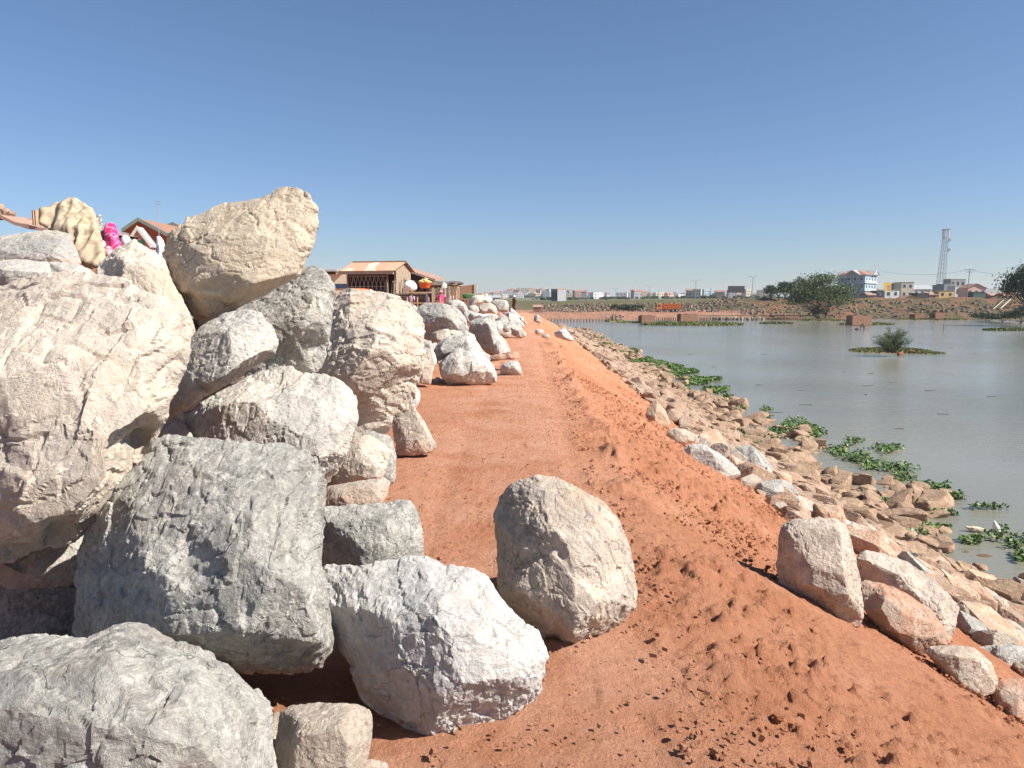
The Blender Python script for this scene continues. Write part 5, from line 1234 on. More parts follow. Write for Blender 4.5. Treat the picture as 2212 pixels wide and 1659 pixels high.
def person(loc, H, pose, label, top, bottom, rz=0, skirt=False, head=None, group=None, sleeves=True):
    J = dict(pelvis=(0,0,.53), belly=(0,0,.60), chest=(0,0,.73), neck=(0,0,.835), head=(0,-.01,.90), crown=(0,0,.955),
        shl=(-.105,0,.80), shr=(.105,0,.80), ell=(-.135,.01,.645), elr=(.135,.01,.645), wrl=(-.14,-.03,.50), wrr=(.14,-.03,.50), hal=(-.14,-.045,.455), har=(.14,-.045,.455), thl=(-.125,-.065,.475), thr=(.125,-.065,.475),
        hil=(-.055,0,.50), hir=(.055,0,.50), knl=(-.062,-.015,.28), knr=(.062,-.015,.28), anl=(-.065,0,.05), anr=(.065,0,.05), tol=(-.07,-.075,.02), tor=(.07,-.075,.02))
    if pose == 'carry':       # both arms up holding a load on the head
        J.update(ell=(-.19,-.02,.90), elr=(.19,-.02,.90), wrl=(-.15,0,1.02), wrr=(.15,0,1.02), hal=(-.125,0,1.06), har=(.125,0,1.06), thl=(-.11,-.03,1.045), thr=(.11,-.03,1.045))
    if pose == 'onearm': J.update(elr=(.20,-.04,.74), wrr=(.16,-.12,.66), har=(.14,-.15,.66), thr=(.13,-.14,.68))
    if pose == 'sit':
        dz = -.28; J = {k: (p[0], p[1], p[2] + dz) for k, p in J.items()}
        J.update(knl=(-.075,-.23,.27), knr=(.075,-.23,.27), anl=(-.07,-.20,.05), anr=(.07,-.20,.05), tol=(-.07,-.27,.02), tor=(.07,-.27,.02), wrl=(-.10,-.16,.33), wrr=(.10,-.16,.33), hal=(-.08,-.20,.32), har=(.08,-.20,.32), thl=(-.06,-.19,.34), thr=(.06,-.19,.34))
    if pose == 'bend':
        for k, p in list(J.items()):
            if p[2] > .56: d_ = p[2] - .53; J[k] = (p[0], p[1] - d_ * .85, .53 + d_ * .45)
        for s in 'lr':
            J['el' + s] = (J['el' + s][0], -.25, .50); J['wr' + s] = (J['wr' + s][0] * .8, -.29, .36); J['ha' + s] = (J['wr' + s][0], -.30, .32); J['th' + s] = (J['wr' + s][0] * .8, -.31, .34)
    if pose == 'walk': J.update(knl=(-.06,-.09,.29), anl=(-.06,-.10,.06), tol=(-.06,-.18,.03), anr=(.06,.10,.07), tor=(.06,.03,.02), knr=(.06,.02,.29), ell=(-.14,.06,.65), wrl=(-.14,.04,.51), hal=(-.14,.03,.46), thl=(-.13,.01,.48))
    rad = dict(pelvis=.075, belly=.068, chest=.082, neck=.032, head=.052, crown=.040, shl=.042, shr=.042, ell=.027, elr=.027, wrl=.018, wrr=.018, hal=.022, har=.022, thl=.009, thr=.009, hil=.055, hir=.055, knl=.036, knr=.036, anl=.022, anr=.022, tol=.017, tor=.017)
    E = [('pelvis','belly'),('belly','chest'),('chest','neck'),('neck','head'),('head','crown')]
    for s in 'lr': E += [('chest','sh'+s),('sh'+s,'el'+s),('el'+s,'wr'+s),('wr'+s,'ha'+s),('wr'+s,'th'+s),('pelvis','hi'+s),('hi'+s,'kn'+s),('kn'+s,'an'+s),('an'+s,'to'+s)]
    J = {k: Vector(p) * H for k, p in J.items()}; rad = {k: r * H for k, r in rad.items()}
    me = skin_body(J, E, rad); me.materials.append(SKIN); o = bpy.data.objects.new('person', me); COL.objects.link(o); o.location = loc; o.rotation_euler = (0, 0, rz); tag(o, label, 'person', group)
    def tubep(ks, rs_, name, mat, n=10):
        m = MB(); m.path([J[k] if isinstance(k, str) else Vector(k) * H for k in ks], [r * H for r in rs_], n); return m.build(name, mat, o, smooth=True)
    sh = MB(); b_, c_, n_ = J['pelvis'], J['chest'], J['neck']
    rings(sh, [(b_.x, b_.y, b_.z - .01*H, .098*H, .078*H), (J['belly'].x, J['belly'].y, J['belly'].z, .088*H, .074*H), (c_.x, c_.y, c_.z, .112*H, .082*H), (c_.x*.4+n_.x*.6, c_.y*.4+n_.y*.6, c_.z*.4+n_.z*.6, .098*H, .066*H), (n_.x, n_.y, n_.z - .005*H, .042*H, .040*H)])
    if sleeves:
        for s in 'lr': sh.path([J['sh'+s], J['sh'+s].lerp(J['el'+s], .85)], [.046*H, .036*H], 9)
    sh.build('shirt', top, o, smooth=True)
    if skirt and pose not in ('sit',):
        m = MB(); rings(m, [(0,0,.55*H,.088*H,.074*H),(0,0,.46*H,.112*H,.09*H),(0,-.005*H,.28*H,.12*H,.10*H),(0,0,.13*H,.125*H,.105*H)]); m.build('skirt', bottom, o, smooth=True)
    else:
        m = MB()
        for s in 'lr': m.path([J['hi'+s] + Vector((0,0,.02*H)), J['kn'+s], J['an'+s] + Vector((0,0,.02*H))], [.064*H, .044*H, .034*H], 9)
        m.build('trousers', bottom, o, smooth=True)
    h = MB(); hp = J['head']; 
    prof_ = [(.001,.075),(.036,.066),(.052,.045),(.059,.015),(.055,-.01),(.050,-.02)]
    h.lathe([(r * H, z * H) for r, z in prof_[::-1]], (hp.x, hp.y + .012 * H, hp.z), 14); 
    hm_ = h.build('hair' if head is None else 'hat', HAIR if head is None else head, o, smooth=True)
    if head is not None: MB().lathe([(.074*H, -.004*H), (.076*H, .004*H), (.05*H, .012*H)], (hp.x, hp.y - .005*H, hp.z + .012*H), 14).build('hat_brim', head, hm_, smooth=True)
    f = MB(); 
    for s in (-1, 1): f.lathe([(.003*H, -.004*H), (.007*H, 0), (.003*H, .004*H)], (hp.x + s*.021*H, hp.y - .052*H, hp.z + .010*H), 6)
    f.build('eyes', HAIR, o); MB().add([(hp.x-.008*H,hp.y-.05*H,hp.z-.012*H),(hp.x+.008*H,hp.y-.05*H,hp.z-.012*H),(hp.x,hp.y-.066*H,hp.z-.010*H),(hp.x,hp.y-.052*H,hp.z+.010*H)],[(0,1,2),(0,2,3),(1,3,2),(0,3,1)]).build('nose', SKIN, o)
    return o, J
C_W = cloth('white_cloth', (.75, .74, .72)); C_MAU = cloth('mauve_cloth', (.42, .30, .36)); C_BLU = cloth('navy_cloth', (.06, .07, .14)); C_MAG = cloth('magenta_cloth', (.66, .06, .22)); C_BRN = cloth('maroon_brown_cloth', (.15, .075, .06)); C_GRN = cloth('green_cloth', (.08, .25, .10)); C_KH = cloth('khaki_cloth', (.33, .27, .18)); C_GRY = cloth('grey_cloth', (.30, .30, .33)); C_RED = cloth('red_cloth', (.5, .07, .06))
def at8(cx, cy, D): return P(849.1 + cx * .17226, 587.9 + cy * .17226, D)
VG = .45      # ground level of the village shelf behind the heaps
# woman with white sack
D = 42; H = 1.62; p = at8(220, 236, D); fz = p.z - .985 * H
o, J = person((p.x, D, fz), H, 'onearm', 'person in a mauve top with a big white sack on the head, beside the shed', C_MAU, C_KH, R(160), skirt=True)
def lump(name, c, sx, sy, sz, mat, label, cat, seed, n=24):
    rs = np.random.default_rng(seed); bm = bmesh.new(); bmesh.ops.create_icosphere(bm, subdivisions=4, radius=1)
    co = np.array([v.co[:] for v in bm.verts]); nn = fbm(co * 1.6 + seed, 3, seed) * .22 + (1 - np.abs(fbm(co * 3 + seed, 2, seed + 4))) ** 6 * .05
    for v, k in zip(bm.verts, nn): v.co = v.co * (1 + k)
    for v in bm.verts: v.co = Vector((v.co.x * sx, v.co.y * sy, v.co.z * sz))
    me = bpy.data.meshes.new(name); bm.to_mesh(me); bm.free(); me.polygons.foreach_set('use_smooth', [True] * len(me.polygons)); me.materials.append(mat)
    o = bpy.data.objects.new(name, me); COL.objects.link(o); o.location = c; tag(o, label, cat); return o
lump('sack', (p.x - .02, D, fz + H * .985 + .26), .36, .30, .29, C_W, 'bulging white sack carried on the head of the person in mauve', 'sack', 3)
# woman with orange basin
D = 43; p = at8(400, 205, D); fz = p.z - .985 * 1.6; H = 1.6
o, J = person((p.x, D, fz), H, 'carry', 'person in a navy top holding an orange basin on the head with raised arms', C_BLU, C_BLU, R(175))
OB = flat_mat('orange_plastic', (.72, .14, .03), .4, .08, 2, .5)
bz = fz + H * .99; o = MB().lathe([(.22, 0), (.27, .06), (.35, .30), (.38, .32), (.37, .35), (.33, .31), (.25, .10), (.20, .05)], (0, 0, 0), 28).build('basin', OB, loc=(p.x, D, bz), smooth=True); tag(o, 'orange plastic basin full of pale yellow produce, on the head of the person in navy', 'basin')
PC = flat_mat('pale_yellow_produce', (.62, .52, .22), .7, .3, 8); pm = MB(); rs = random.Random(3)
bm = bmesh.new(); bmesh.ops.create_icosphere(bm, subdivisions=1, radius=.07); iv = [v.co.copy() for v in bm.verts]; fi = [[v.index for v in f.verts] for f in bm.faces]; bm.free()
for k in range(80):
    a = rs.uniform(0, 6.28); q = math.sqrt(rs.random()) * .34; zz = .30 + (.34 - q) * .75 * rs.random() + .04; pm.add([v * rs.uniform(.85, 1.2) + Vector((math.cos(a) * q, math.sin(a) * q, zz)) for v in iv], fi)
o = pm.build('produce', PC, loc=(p.x, D, bz), smooth=True); tag(o, 'heap of pale yellow produce filling the orange basin', 'produce', kind='stuff')
FOLK = 'people outside the shops behind the heaps'
def folk(cx, cytop, D, H, pose, label, top, bot, rz=0, skirt=False, head=None, k=.955):
    p = at8(cx, cytop, D); Hh = H * (k if pose != 'sit' else k - .28); return person((p.x, D, p.z - Hh), H, pose, label, top, bot, rz, skirt, head, FOLK)
folk(598, 235, 46, 1.6, 'walk', 'person in bright magenta standing before the shop', C_MAG, C_MAG, R(10), True, cloth('pink_scarf', (.7, .3, .35)))
folk(545, 330, 45, 1.3, 'sit', 'child in magenta and red sitting left of the magenta standing person', C_RED, C_MAG, R(-40))
folk(715, 248, 49, 1.6, 'stand', 'person in a white top with dark hair before the shop', C_W, C_KH, R(-20))
folk(690, 300, 48, 1.5, 'sit', 'seated dark-haired person beside the one in the white top', C_BRN, C_GRY, R(30))
folk(775, 272, 52, 1.5, 'stand', 'person in a plum top near the brick wall', cloth('plum_cloth', (.30, .07, .20)), C_GRY)
folk(885, 278, 52, 1.6, 'stand', 'person in dark clothes beside the green basin', C_BRN, C_BLU, R(20))
p = at8(935, 330, 51); o = MB().lathe([(.26, 0), (.42, .26), (.46, .28), (.43, .30), (.40, .26), (.24, .04)], (0, 0, 0), 24).build('green_basin', flat_mat('green_plastic', (.12, .42, .20), .4, .1, 2, .5), loc=p, smooth=True); tag(o, 'bright green plastic basin near the person in dark clothes', 'basin')
tb = MB().box((-.5, -.4, -.06), (.5, .4, 0)); 
for sx in (-.42, .42):
    for sy in (-.3, .3): tb.tube((sx, sy, -2), (sx, sy, -.06), .035)
o = tb.build('wooden_stand', WOOD, loc=p - Vector((0, 0, .004))); tag(o, 'rough wooden stand under the green basin', 'stand')
# man in white helmet
D = 62; p = at8(1520, 285, D); H = 1.72
person((p.x, D, p.z - .985 * H), H, 'stand', 'man in a maroon coat and white helmet standing beyond the second heap', C_BRN, C_BRN, R(-60), False, C_W)
# small group on the footbridge and the far road
def farp(px, pybase, D, H, pose, label, top, bot, head=None, zz=None):
    x = (px - 1106) / F * D; z = (CAMZ - (pybase - 645) / F * D) if zz is None else zz; person((x, D, z), H, pose, label, top, bot, R(random.uniform(-90, 90)), random.random() < .4, head, 'tiny people on the far shore')
zj = WATER + .75
for i, (px, ps, t, b) in enumerate(((1311.5, 'stand', C_W, C_GRY), (1319, 'bend', C_GRY, C_BLU), (1322.5, 'stand', C_BLU, C_BLU), (1328.5, 'stand', C_BRN, C_BLU), (1332, 'bend', C_GRY, C_GRY), (1339, 'stand', C_BRN, C_KH), (1343, 'bend', C_BLU, C_GRY))):
    farp(px, 0, 203.5, 1.6, ps, ['person in white at the end of the footbridge', 'bent person next to the one in white, by the footbridge', 'person in dark blue at the footbridge end', 'person in brown and blue right of the footbridge end', 'bent person in grey amid the group by the footbridge', 'rightmost standing person of the group by the footbridge', 'bent person in blue at the right of the group by the footbridge'][i], t, b, zz=WATER + .35)
islet(1305, 1350, 694.5, 'small muddy landing where people stand at the end of the footbridge', 5, 200, .35, 21)
for i, (px, D, t) in enumerate(((1240, 233, C_BRN), (1253, 233, C_GRY), (1427, 236, C_BLU), (1436, 236, C_BRN), (1540, 232, C_GRY), (1578, 232, C_BRN), (1487, 262, C_RED), (1492, 262, C_W), (1169, 240, C_RED))):
    x = (px - 1106) / F * D; farp(px, 0, D, 1.65, 'stand' if i % 2 else 'walk', ['person on the red far shore, left of the group by the footbridge', 'second person on the red far shore left of the group', 'left one of two people below the orange truck', 'right one of two people below the orange truck', 'person above the row of causeway blocks', 'person farther right above the causeway blocks', 'person in red behind the orange truck', 'person in white behind the orange truck', 'person in red near the little brick hut'][i], t, C_GRY, zz=far_z(x, D))
# brick hut on the far shore
x, y, z = on_far(1162, 244); hr = empty('hut', (x, y, z)); tag(hr, 'little brick hut on the far shore below the grey unfinished block', 'hut'); MB().box((-1.4, 0, -.3), (1.4, 2, 1.7)).build('wall', BRICK, hr); MB().add([(-1.6,-.2,1.7),(1.6,-.2,1.7),(1.6,2.2,1.7),(-1.6,2.2,1.7),(-1.6,1,2.4),(1.6,1,2.4)],[(0,1,5,4),(3,4,5,2),(0,4,3),(1,2,5),(0,3,2,1)]).build('roof', RF_TIN, hr)
# raft with two people
g = G(1857, 713, WATER); rf = empty('raft', g, R(5)); tag(rf, 'low dark raft with two people on it, in front of the largest brick stack', 'raft')
MB().add([(-1.7,-.35,.0),(1.7,-.35,.0),(1.9,0,.12),(1.7,.35,0),(-1.7,.35,0),(-1.9,0,.12),(-1.5,-.25,-.2),(1.5,-.25,-.2),(1.5,.25,-.2),(-1.5,.25,-.2),(0,0,.02)],
    [(0,1,10),(1,2,10),(2,3,10),(3,4,10),(4,5,10),(5,0,10),(0,6,7,1),(1,7,2),(2,7,8),(2,8,3),(3,8,9,4),(4,9,5),(5,9,6),(5,6,0),(6,9,8,7)]).build('hull', WOODD, rf)
person(g + Vector((.15, 0, .02)), 1.6, 'bend', 'person bending over on the raft', C_KH, C_GRY, R(90)); person(g + Vector((.8, 0, .02)), 1.6, 'bend', 'second person crouching at the right end of the raft', C_KH, C_BRN, R(-60)); 
lump('bundle', g + Vector((-.55, 0, .2)), .35, .25, .22, C_BLU, 'dark bundle lying on the raft', 'bundle', 12)
# ducks
def duck(px, py, rz, dive, label, col):
    g = G(px, py, WATER); L = .30
    J = dict(pelvis=(0,0,.06), tail=(-.17,0,.09), tip=(-.24,0,.14), chest=(.12,0,.06), n1=(.19,0,.13), n2=(.20,0,.20), head=(.23,0,.235))
    if dive == 1: J.update(n1=(.22,0,.07), n2=(.28,0,.04), head=(.32,0,.02))
    if dive == 2: J = dict(pelvis=(0,0,.10), tail=(-.05,0,.22), tip=(-.09,0,.31), chest=(.08,0,0), n1=(.13,0,-.06), n2=(.16,0,-.1), head=(.18,0,-.13))
    rad = dict(pelvis=.085, tail=.05, tip=.015, chest=.075, n1=.03, n2=.024, head=.034)
    J = {k: Vector(v) for k, v in J.items()}
    me = skin_body(J, [('pelvis','tail'),('tail','tip'),('pelvis','chest'),('chest','n1'),('n1','n2'),('n2','head')], rad, 'duck'); me.materials.append(col)
    o = bpy.data.objects.new('duck', me); COL.objects.link(o); o.location = g; o.rotation_euler = (0, 0, rz); tag(o, label, 'duck')
    h = J['head']; MB().add([h+Vector((.025,-.014,.008)),h+Vector((.025,.014,.008)),h+Vector((.08,.012,-.01)),h+Vector((.08,-.012,-.01)),h+Vector((.025,0,-.014))],[(0,1,2,3),(0,3,4),(1,4,2),(3,2,4),(0,4,1)]).build('beak', OB, o)
    for s in (-1, 1): MB().add([Vector(q) for q in ((.06,s*.075,.10),(-.05,s*.085,.125),(-.19,s*.04,.115),(-.06,s*.095,.06))], [(0,1,2,3)]).build('wing', col, o) if dive != 2 else None
duck(2106, 1149, R(-15), 1, 'cream duck feeding with its head lowered to the water', flat_mat('cream_feathers', (.62, .52, .38), .8, .15, 20))
duck(2151, 1149, R(20), 2, 'white duck upended with its tail in the air', flat_mat('white_feathers', (.78, .77, .73), .8, .06, 20))
# ---------------------------------------------------------------- the village behind the heaps
def P7(cx, cy, D): return P(625.9 + cx * .14764, 533.4 + cy * .14764, D)
def shed():
    D = 45; c = P7(1560, 700, D); c.z = VG - .3; root = empty('wooden_shed', c, R(-14)); tag(root, 'wooden shed with a lattice front and patched rusty tin roof', 'shed')
    zt = P7(1560, 345, D).z - c.z; zr = P7(1600, 205, D).z - c.z; W = 3.12; L = 2.3     # front runs to local -x, side runs to local +y
    PL = flat_mat('grey_planks', (.30, .235, .17), .9, .3, 7)
    # boarded side wall with gable
    MB().add([(0,0,0),(0,L,0),(0,L,zt),(0,L/2,zr-.1),(0,0,zt),(-.06,0,0),(-.06,L,0),(-.06,L,zt),(-.06,L/2,zr-.1),(-.06,0,zt)], [(0,1,2,3,4),(5,9,8,7,6),(0,4,9,5),(4,3,8,9),(3,2,7,8),(2,1,6,7)]).build('side_wall', PL, root)
    w = MB().box((.0, L*.50, zt*.42), (.05, L*.68, zt*.86)).build('window', WOOD, root); MB().box((.03, L*.53, zt*.45), (.06, L*.65, zt*.83)).build('pane', WOODD, w)
    MB().box((-W, L-.06, 0), (-.07, L, zt)).build('back_wall', WOODD, root); MB().box((-W, 0, 0), (-W+.06, L-.07, zt)).build('end_wall', WOODD, root)
    m = MB(); rs = random.Random(2)
    n = 20
    for k in range(n):
        a = -W + .45 + (W-.9) * k / n; m.box((a, .05 + rs.uniform(0,.04), 0), (a + (W-.9)/n - .02, .09 + rs.uniform(0,.03), zt*.50 + rs.uniform(-.06,.05)))
    m.build('plank_front', WOOD, root)
    m = MB(); z0, z1 = zt*.50, zt*.90; xs = -W + .15; n = 9; st = (W - .75) / n
    for k in range(n):
        a = xs + k * st; m.tube((a, .04, z0), (a + st, .04, z1), .022, n=5); m.tube((a + st, .075, z0), (a, .075, z1), .022, n=5)
    m.tube((xs, .02, (z0+z1)/2), (xs + n*st, .02, (z0+z1)/2), .025, n=5); m.tube((xs, .02, z1), (xs + n*st, .02, z1), .03, n=5); m.build('lattice', flat_mat('bleached_laths', (.36,.33,.30), .8,.2,6), root)
    MB().box((-W, -.02, 0), (-W+.1, .10, zt)).build('post', WOOD, root); MB().box((-.62, -.02, 0), (-.5, .10, zt)).build('post', WOOD, root); MB().box((-.1, -.04, 0), (.02, .0, zt)).build('post', WOOD, root)
    MB().box((-W-.3, -.55, zt-.22), (.05, -.45, zt-.02)).build('fascia', flat_mat('pale_board', (.42,.35,.26), .9,.2,6), root)
    # corrugated roof
    for (y0, z0, y1, z1) in ((-.6, zt-.02, L/2, zr), (L/2, zr, L+.25, zt-.02)):
        v = []; n = 120
        for i in range(n + 1):
            x = -W - .15 + (W + .35) * i / n; dz = .025 * math.sin(i * math.pi / 2); v += [(x, y0, z0 + dz), (x, y1, z1 + dz)]
        mk('roof', v, [(2*i, 2*i+1, 2*i+3, 2*i+2) for i in range(n)], PATCH, root)
    MB().tube((-W-.15, L/2, zr+.03), (.2, L/2, zr+.03), .05, n=6).build('ridge_cap', WOOD, root)
def patch_mat():
    m, nt, b = new_mat('patched_rusty_tin', .75, .3); N = NT(nt); tc = N.n('ShaderNodeTexCoord'); mp = N.n('ShaderNodeMapping'); N.l(tc.outputs['Object'], mp.inputs[0]); mp.inputs['Scale'].default_value = (1.1, .45, 1)
    vo = N.n('ShaderNodeTexVoronoi'); vo.inputs['Scale'].default_value = 1.2; N.l(mp.outputs[0], vo.inputs['Vector']); sp = N.n('ShaderNodeSeparateColor'); N.l(vo.outputs['Color'], sp.inputs[0])
    c = N.ramp(sp.outputs[0], [(.0, (.45, .36, .27)), (.35, (.42, .22, .15)), (.6, (.50, .43, .32)), (.8, (.36, .24, .17))], 'CONSTANT')
    c = N.mix(N.mapr(N.noise(tc.outputs['Object'], 4, 7, .7), .45, .7, 0, .6), c, (.25, .14, .09)); N.l(c, b.inputs['Base Color']); return m
PATCH = patch_mat(); shed()
# poles and logs leaning on the shed
rs = random.Random(6); PORD = []
for k in range(16):
    cx = 1440 + k * 18 if k < 8 else 1600 + (k - 8) * 22; D = 43.6 + rs.uniform(0, .6); a = P7(cx, 780, D); a.z = VG - .3; b = P7(cx + rs.uniform(-30, 90), rs.uniform(440, 560) if k < 8 else rs.uniform(490, 620), D + .5)
    o = MB().tube((0, 0, 0), b - a, .05, .035, 7).build('leaning_pole', WOOD, loc=a); tag(o, 'x', 'pole', 'poles leaning by the shed'); PORD.append((o, 'rough poles leaning against the right corner of the shed' if k < 8 else 'rough poles leaning behind the person in mauve', a.x))
ordinals_lr(PORD); PORD = []
for k in range(9):
    D = 42.8; a = P7(1560 + (k % 3) * 20, 700 + (k // 3) * 32, D); o = MB().tube((0, 0, 0), (1.5, rs.uniform(-.1, .1), rs.uniform(-.05, .05)), .07, n=8).build('log', WOODD, loc=a); tag(o, 'dark log in the pile beside the shed, in its %s row' % ('top', 'middle', 'bottom')[k // 3], 'log', 'logs piled beside the shed'); PORD.append((o, 'dark logs in the %s row beside the shed' % ('top', 'middle', 'bottom')[k // 3], a.x))
ordinals_lr(PORD)
st = MB(); a = P7(1700, 830, 41)
st.box((0, 0, 0), (1.9, .5, .06)); 
for x_ in (0.05, .6, 1.2, 1.8): st.tube((x_, .05, -1.2), (x_, .05, .35), .04); st.tube((x_, .45, -1.2), (x_, .45, .0), .04)
st.box((0, 0, .55), (1.5, .06, .62)); o = st.build('wooden_rack', flat_mat('fresh_wood', (.45, .30, .18), .9, .3, 6), loc=a); tag(o, 'low rack of fresh wood with bottles-like posts in front of the person in mauve', 'rack'); o['label'] = 'low rack of fresh pale wood in front of the person in mauve'
lump('cloth_pile', P7(1010, 640, 42.5), .70, .35, .13, flat_mat('orange_cloth', (.50, .12, .04), .85, .5, 6), 'pile of orange cloth lying in front of the lattice shed', 'cloth', 8)
# long low building left of the shed
D = 62; p = P7(400, 315, D); q = P7(700, 315, D); r_ = empty('long_building', (q.x, D, VG - .3)); tag(r_, 'long low building with a dark roof and cream wall, left of the shed', 'building')
zz = lambda cy: P7(0, cy, D).z - (VG - .3); W = 12
MB().box((-W, 0, 0), (2.8, 5, zz(400))).build('wall', W_CREAM, r_); MB().box((-W, -.05, zz(395) - .0), (-.1, 5, zz(330))).build('upper_wall', W_DARK, r_)
MB().add([(-W-.3,-.9,zz(345)),(.15,-.9,zz(345)),(.15,2.5,zz(300)),(-W-.3,2.5,zz(300)),(-W-.3,-.9,zz(365)),(.15,-.9,zz(365)),(.15,2.5,zz(320)),(-W-.3,2.5,zz(320))],[(0,1,2,3),(7,6,5,4),(0,4,5,1),(1,5,6,2),(2,6,7,3),(3,7,4,0)]).build('roof', RF_GREY, r_)
MB().box((-1.2,-.06,zz(605)),(2.7,-.01,zz(540))).build('shop_shutter', wallm('navy_paint', (.04,.06,.12)), r_); MB().box((-.1, -.3, zz(400)), (.35, .2, zz(330))).build('pillar', W_CREAM, r_)
# dark building, plank fence, shop, brick walls
def block8(name, label, cat, x0, y0, x1, y1, D, depth, mat, part='wall', rot=0):
    a = at8(x0, y1, D); b = at8(x1, y0, D); root = empty(name, ((a.x + b.x) / 2, D, min(a.z, VG - .3)), rot); tag(root, label, cat); w = (b.x - a.x) / 2
    MB().box((-w, 0, 0), (w, depth, b.z - min(a.z, VG - .3))).build(part, mat, root); return root, w, b.z - min(a.z, VG - .3)
root, w, h = block8('tin_building', 'dark brown tin-roofed building behind the two load carriers', 'building', 175, 100, 505, 380, 52, 6, wallm('brown_boards', (.20, .14, .11), .3))
MB().add([(-w-.1,-.5,h+.75),(w+.2,-.5,h+.05),(w+.2,6,h+.3),(-w-.1,6,h+1.0),(-w-.1,-.5,h+.6),(w+.2,-.5,h-.1),(w+.2,6,h+.15),(-w-.1,6,h+.85)],[(0,1,2,3),(7,6,5,4),(0,4,5,1),(1,5,6,2),(3,2,6,7),(0,3,7,4)]).build('roof', RF_TIN, root)
MB().add([(-w,0,h),(w,0,h),(-w,0,h+.62),(-w,.1,h),(w,.1,h),(-w,.1,h+.62)],[(0,1,2),(3,5,4),(0,2,5,3),(1,4,5,2)]).build('upper_boards', W_DARK, root); MB().box((-w*.45, -.03, 0), (-w*.05, .0, h*.8)).build('doorway', W_DARK, root)
fr_ = empty('plank_fence', at8(485, 370, 47)); tag(fr_, 'tall plank fence between the dark building and the shop', 'fence'); rs = random.Random(4); zf = at8(490, 180, 47).z - fr_.location.z
for k in range(11):
    MB().box((k*.17, 0, -.6), (k*.17+.13, .04, zf*rs.uniform(.88, 1.04))).build('plank', WOOD if k % 3 else flat_mat('pale_plank', (.45,.36,.25), .9,.25,6), fr_)
root, w, h = block8('shop', 'small open-fronted shop with a thatched roof and orange brick side', 'shop', 505, 165, 805, 370, 50, 3.5, BRICKW, 'back_wall')
MB().box((-w*.85, -.05, 0), (w*.72, -.01, h*.92)).build('opening_shade_panel', flat_mat('interior_shade_tone', (.07,.045,.035),.95,.3,2), root); MB().box((w*.74, -.9, 0), (w*.98, -.02, h)).build('side_wall', flat_mat('orange_brick', (.50,.22,.12),.9,.2,5), root)  # front is closed: a dark panel paints the unlit inside of the shop
MB().box((-w*1.05, -1.0, h), (w*1.08, 3.6, h+.22)).build('roof', flat_mat('grey_thatch', (.33,.29,.23),.95,.4,8), root); MB().tube((-w*.86,-.9,0),(-w*.86,-.9,h),.06).build('post', WOOD, root)
lump('thatch_bundle', at8(760, 140, 49.5), .62, .5, .14, flat_mat('dark_thatch', (.12,.11,.10),.95,.4,9), 'dark bundle thrown on the shop roof', 'bundle', 31)
o = lump('hanging_cloth', at8(640, 225, 48.5), .22, .08, .45, C_W, 'white cloth hanging in the shop opening', 'cloth', 17)
a = at8(820, 275, 53); b = at8(1015, 155, 53); w_ = b.x - a.x; zb0 = VG - .3; r_ = empty('brick_wall', (a.x, 53, zb0)); tag(r_, 'brown brick wall with a sloping top at the right end of the village', 'wall'); z1 = at8(0,180,53).z - zb0; z2 = b.z - zb0
MB().add([(0,0,0),(w_,0,0),(w_,0,z2),(0,0,z1),(0,.25,0),(w_,.25,0),(w_,.25,z2),(0,.25,z1)],[(0,1,2,3),(7,6,5,4),(3,2,6,7),(0,3,7,4),(1,5,6,2)]).build('brickwork', BRICKW, r_); MB().box((w_+.003,-.05,0),(w_+.2,.3,z2+.05)).build('pier', W_BEIGE, r_)
block8('low_wall', 'low dull wall below the brown brick wall', 'wall', 840, 268, 1110, 345, 54, .3, wallm('mossy_render', (.22,.20,.14), .3), 'coping_wall')
o, w, h = block8('flat_roofed_house', 'low cream house beyond the brick wall', 'house', 1085, 268, 1165, 330, 70, 5, W_CREAM)

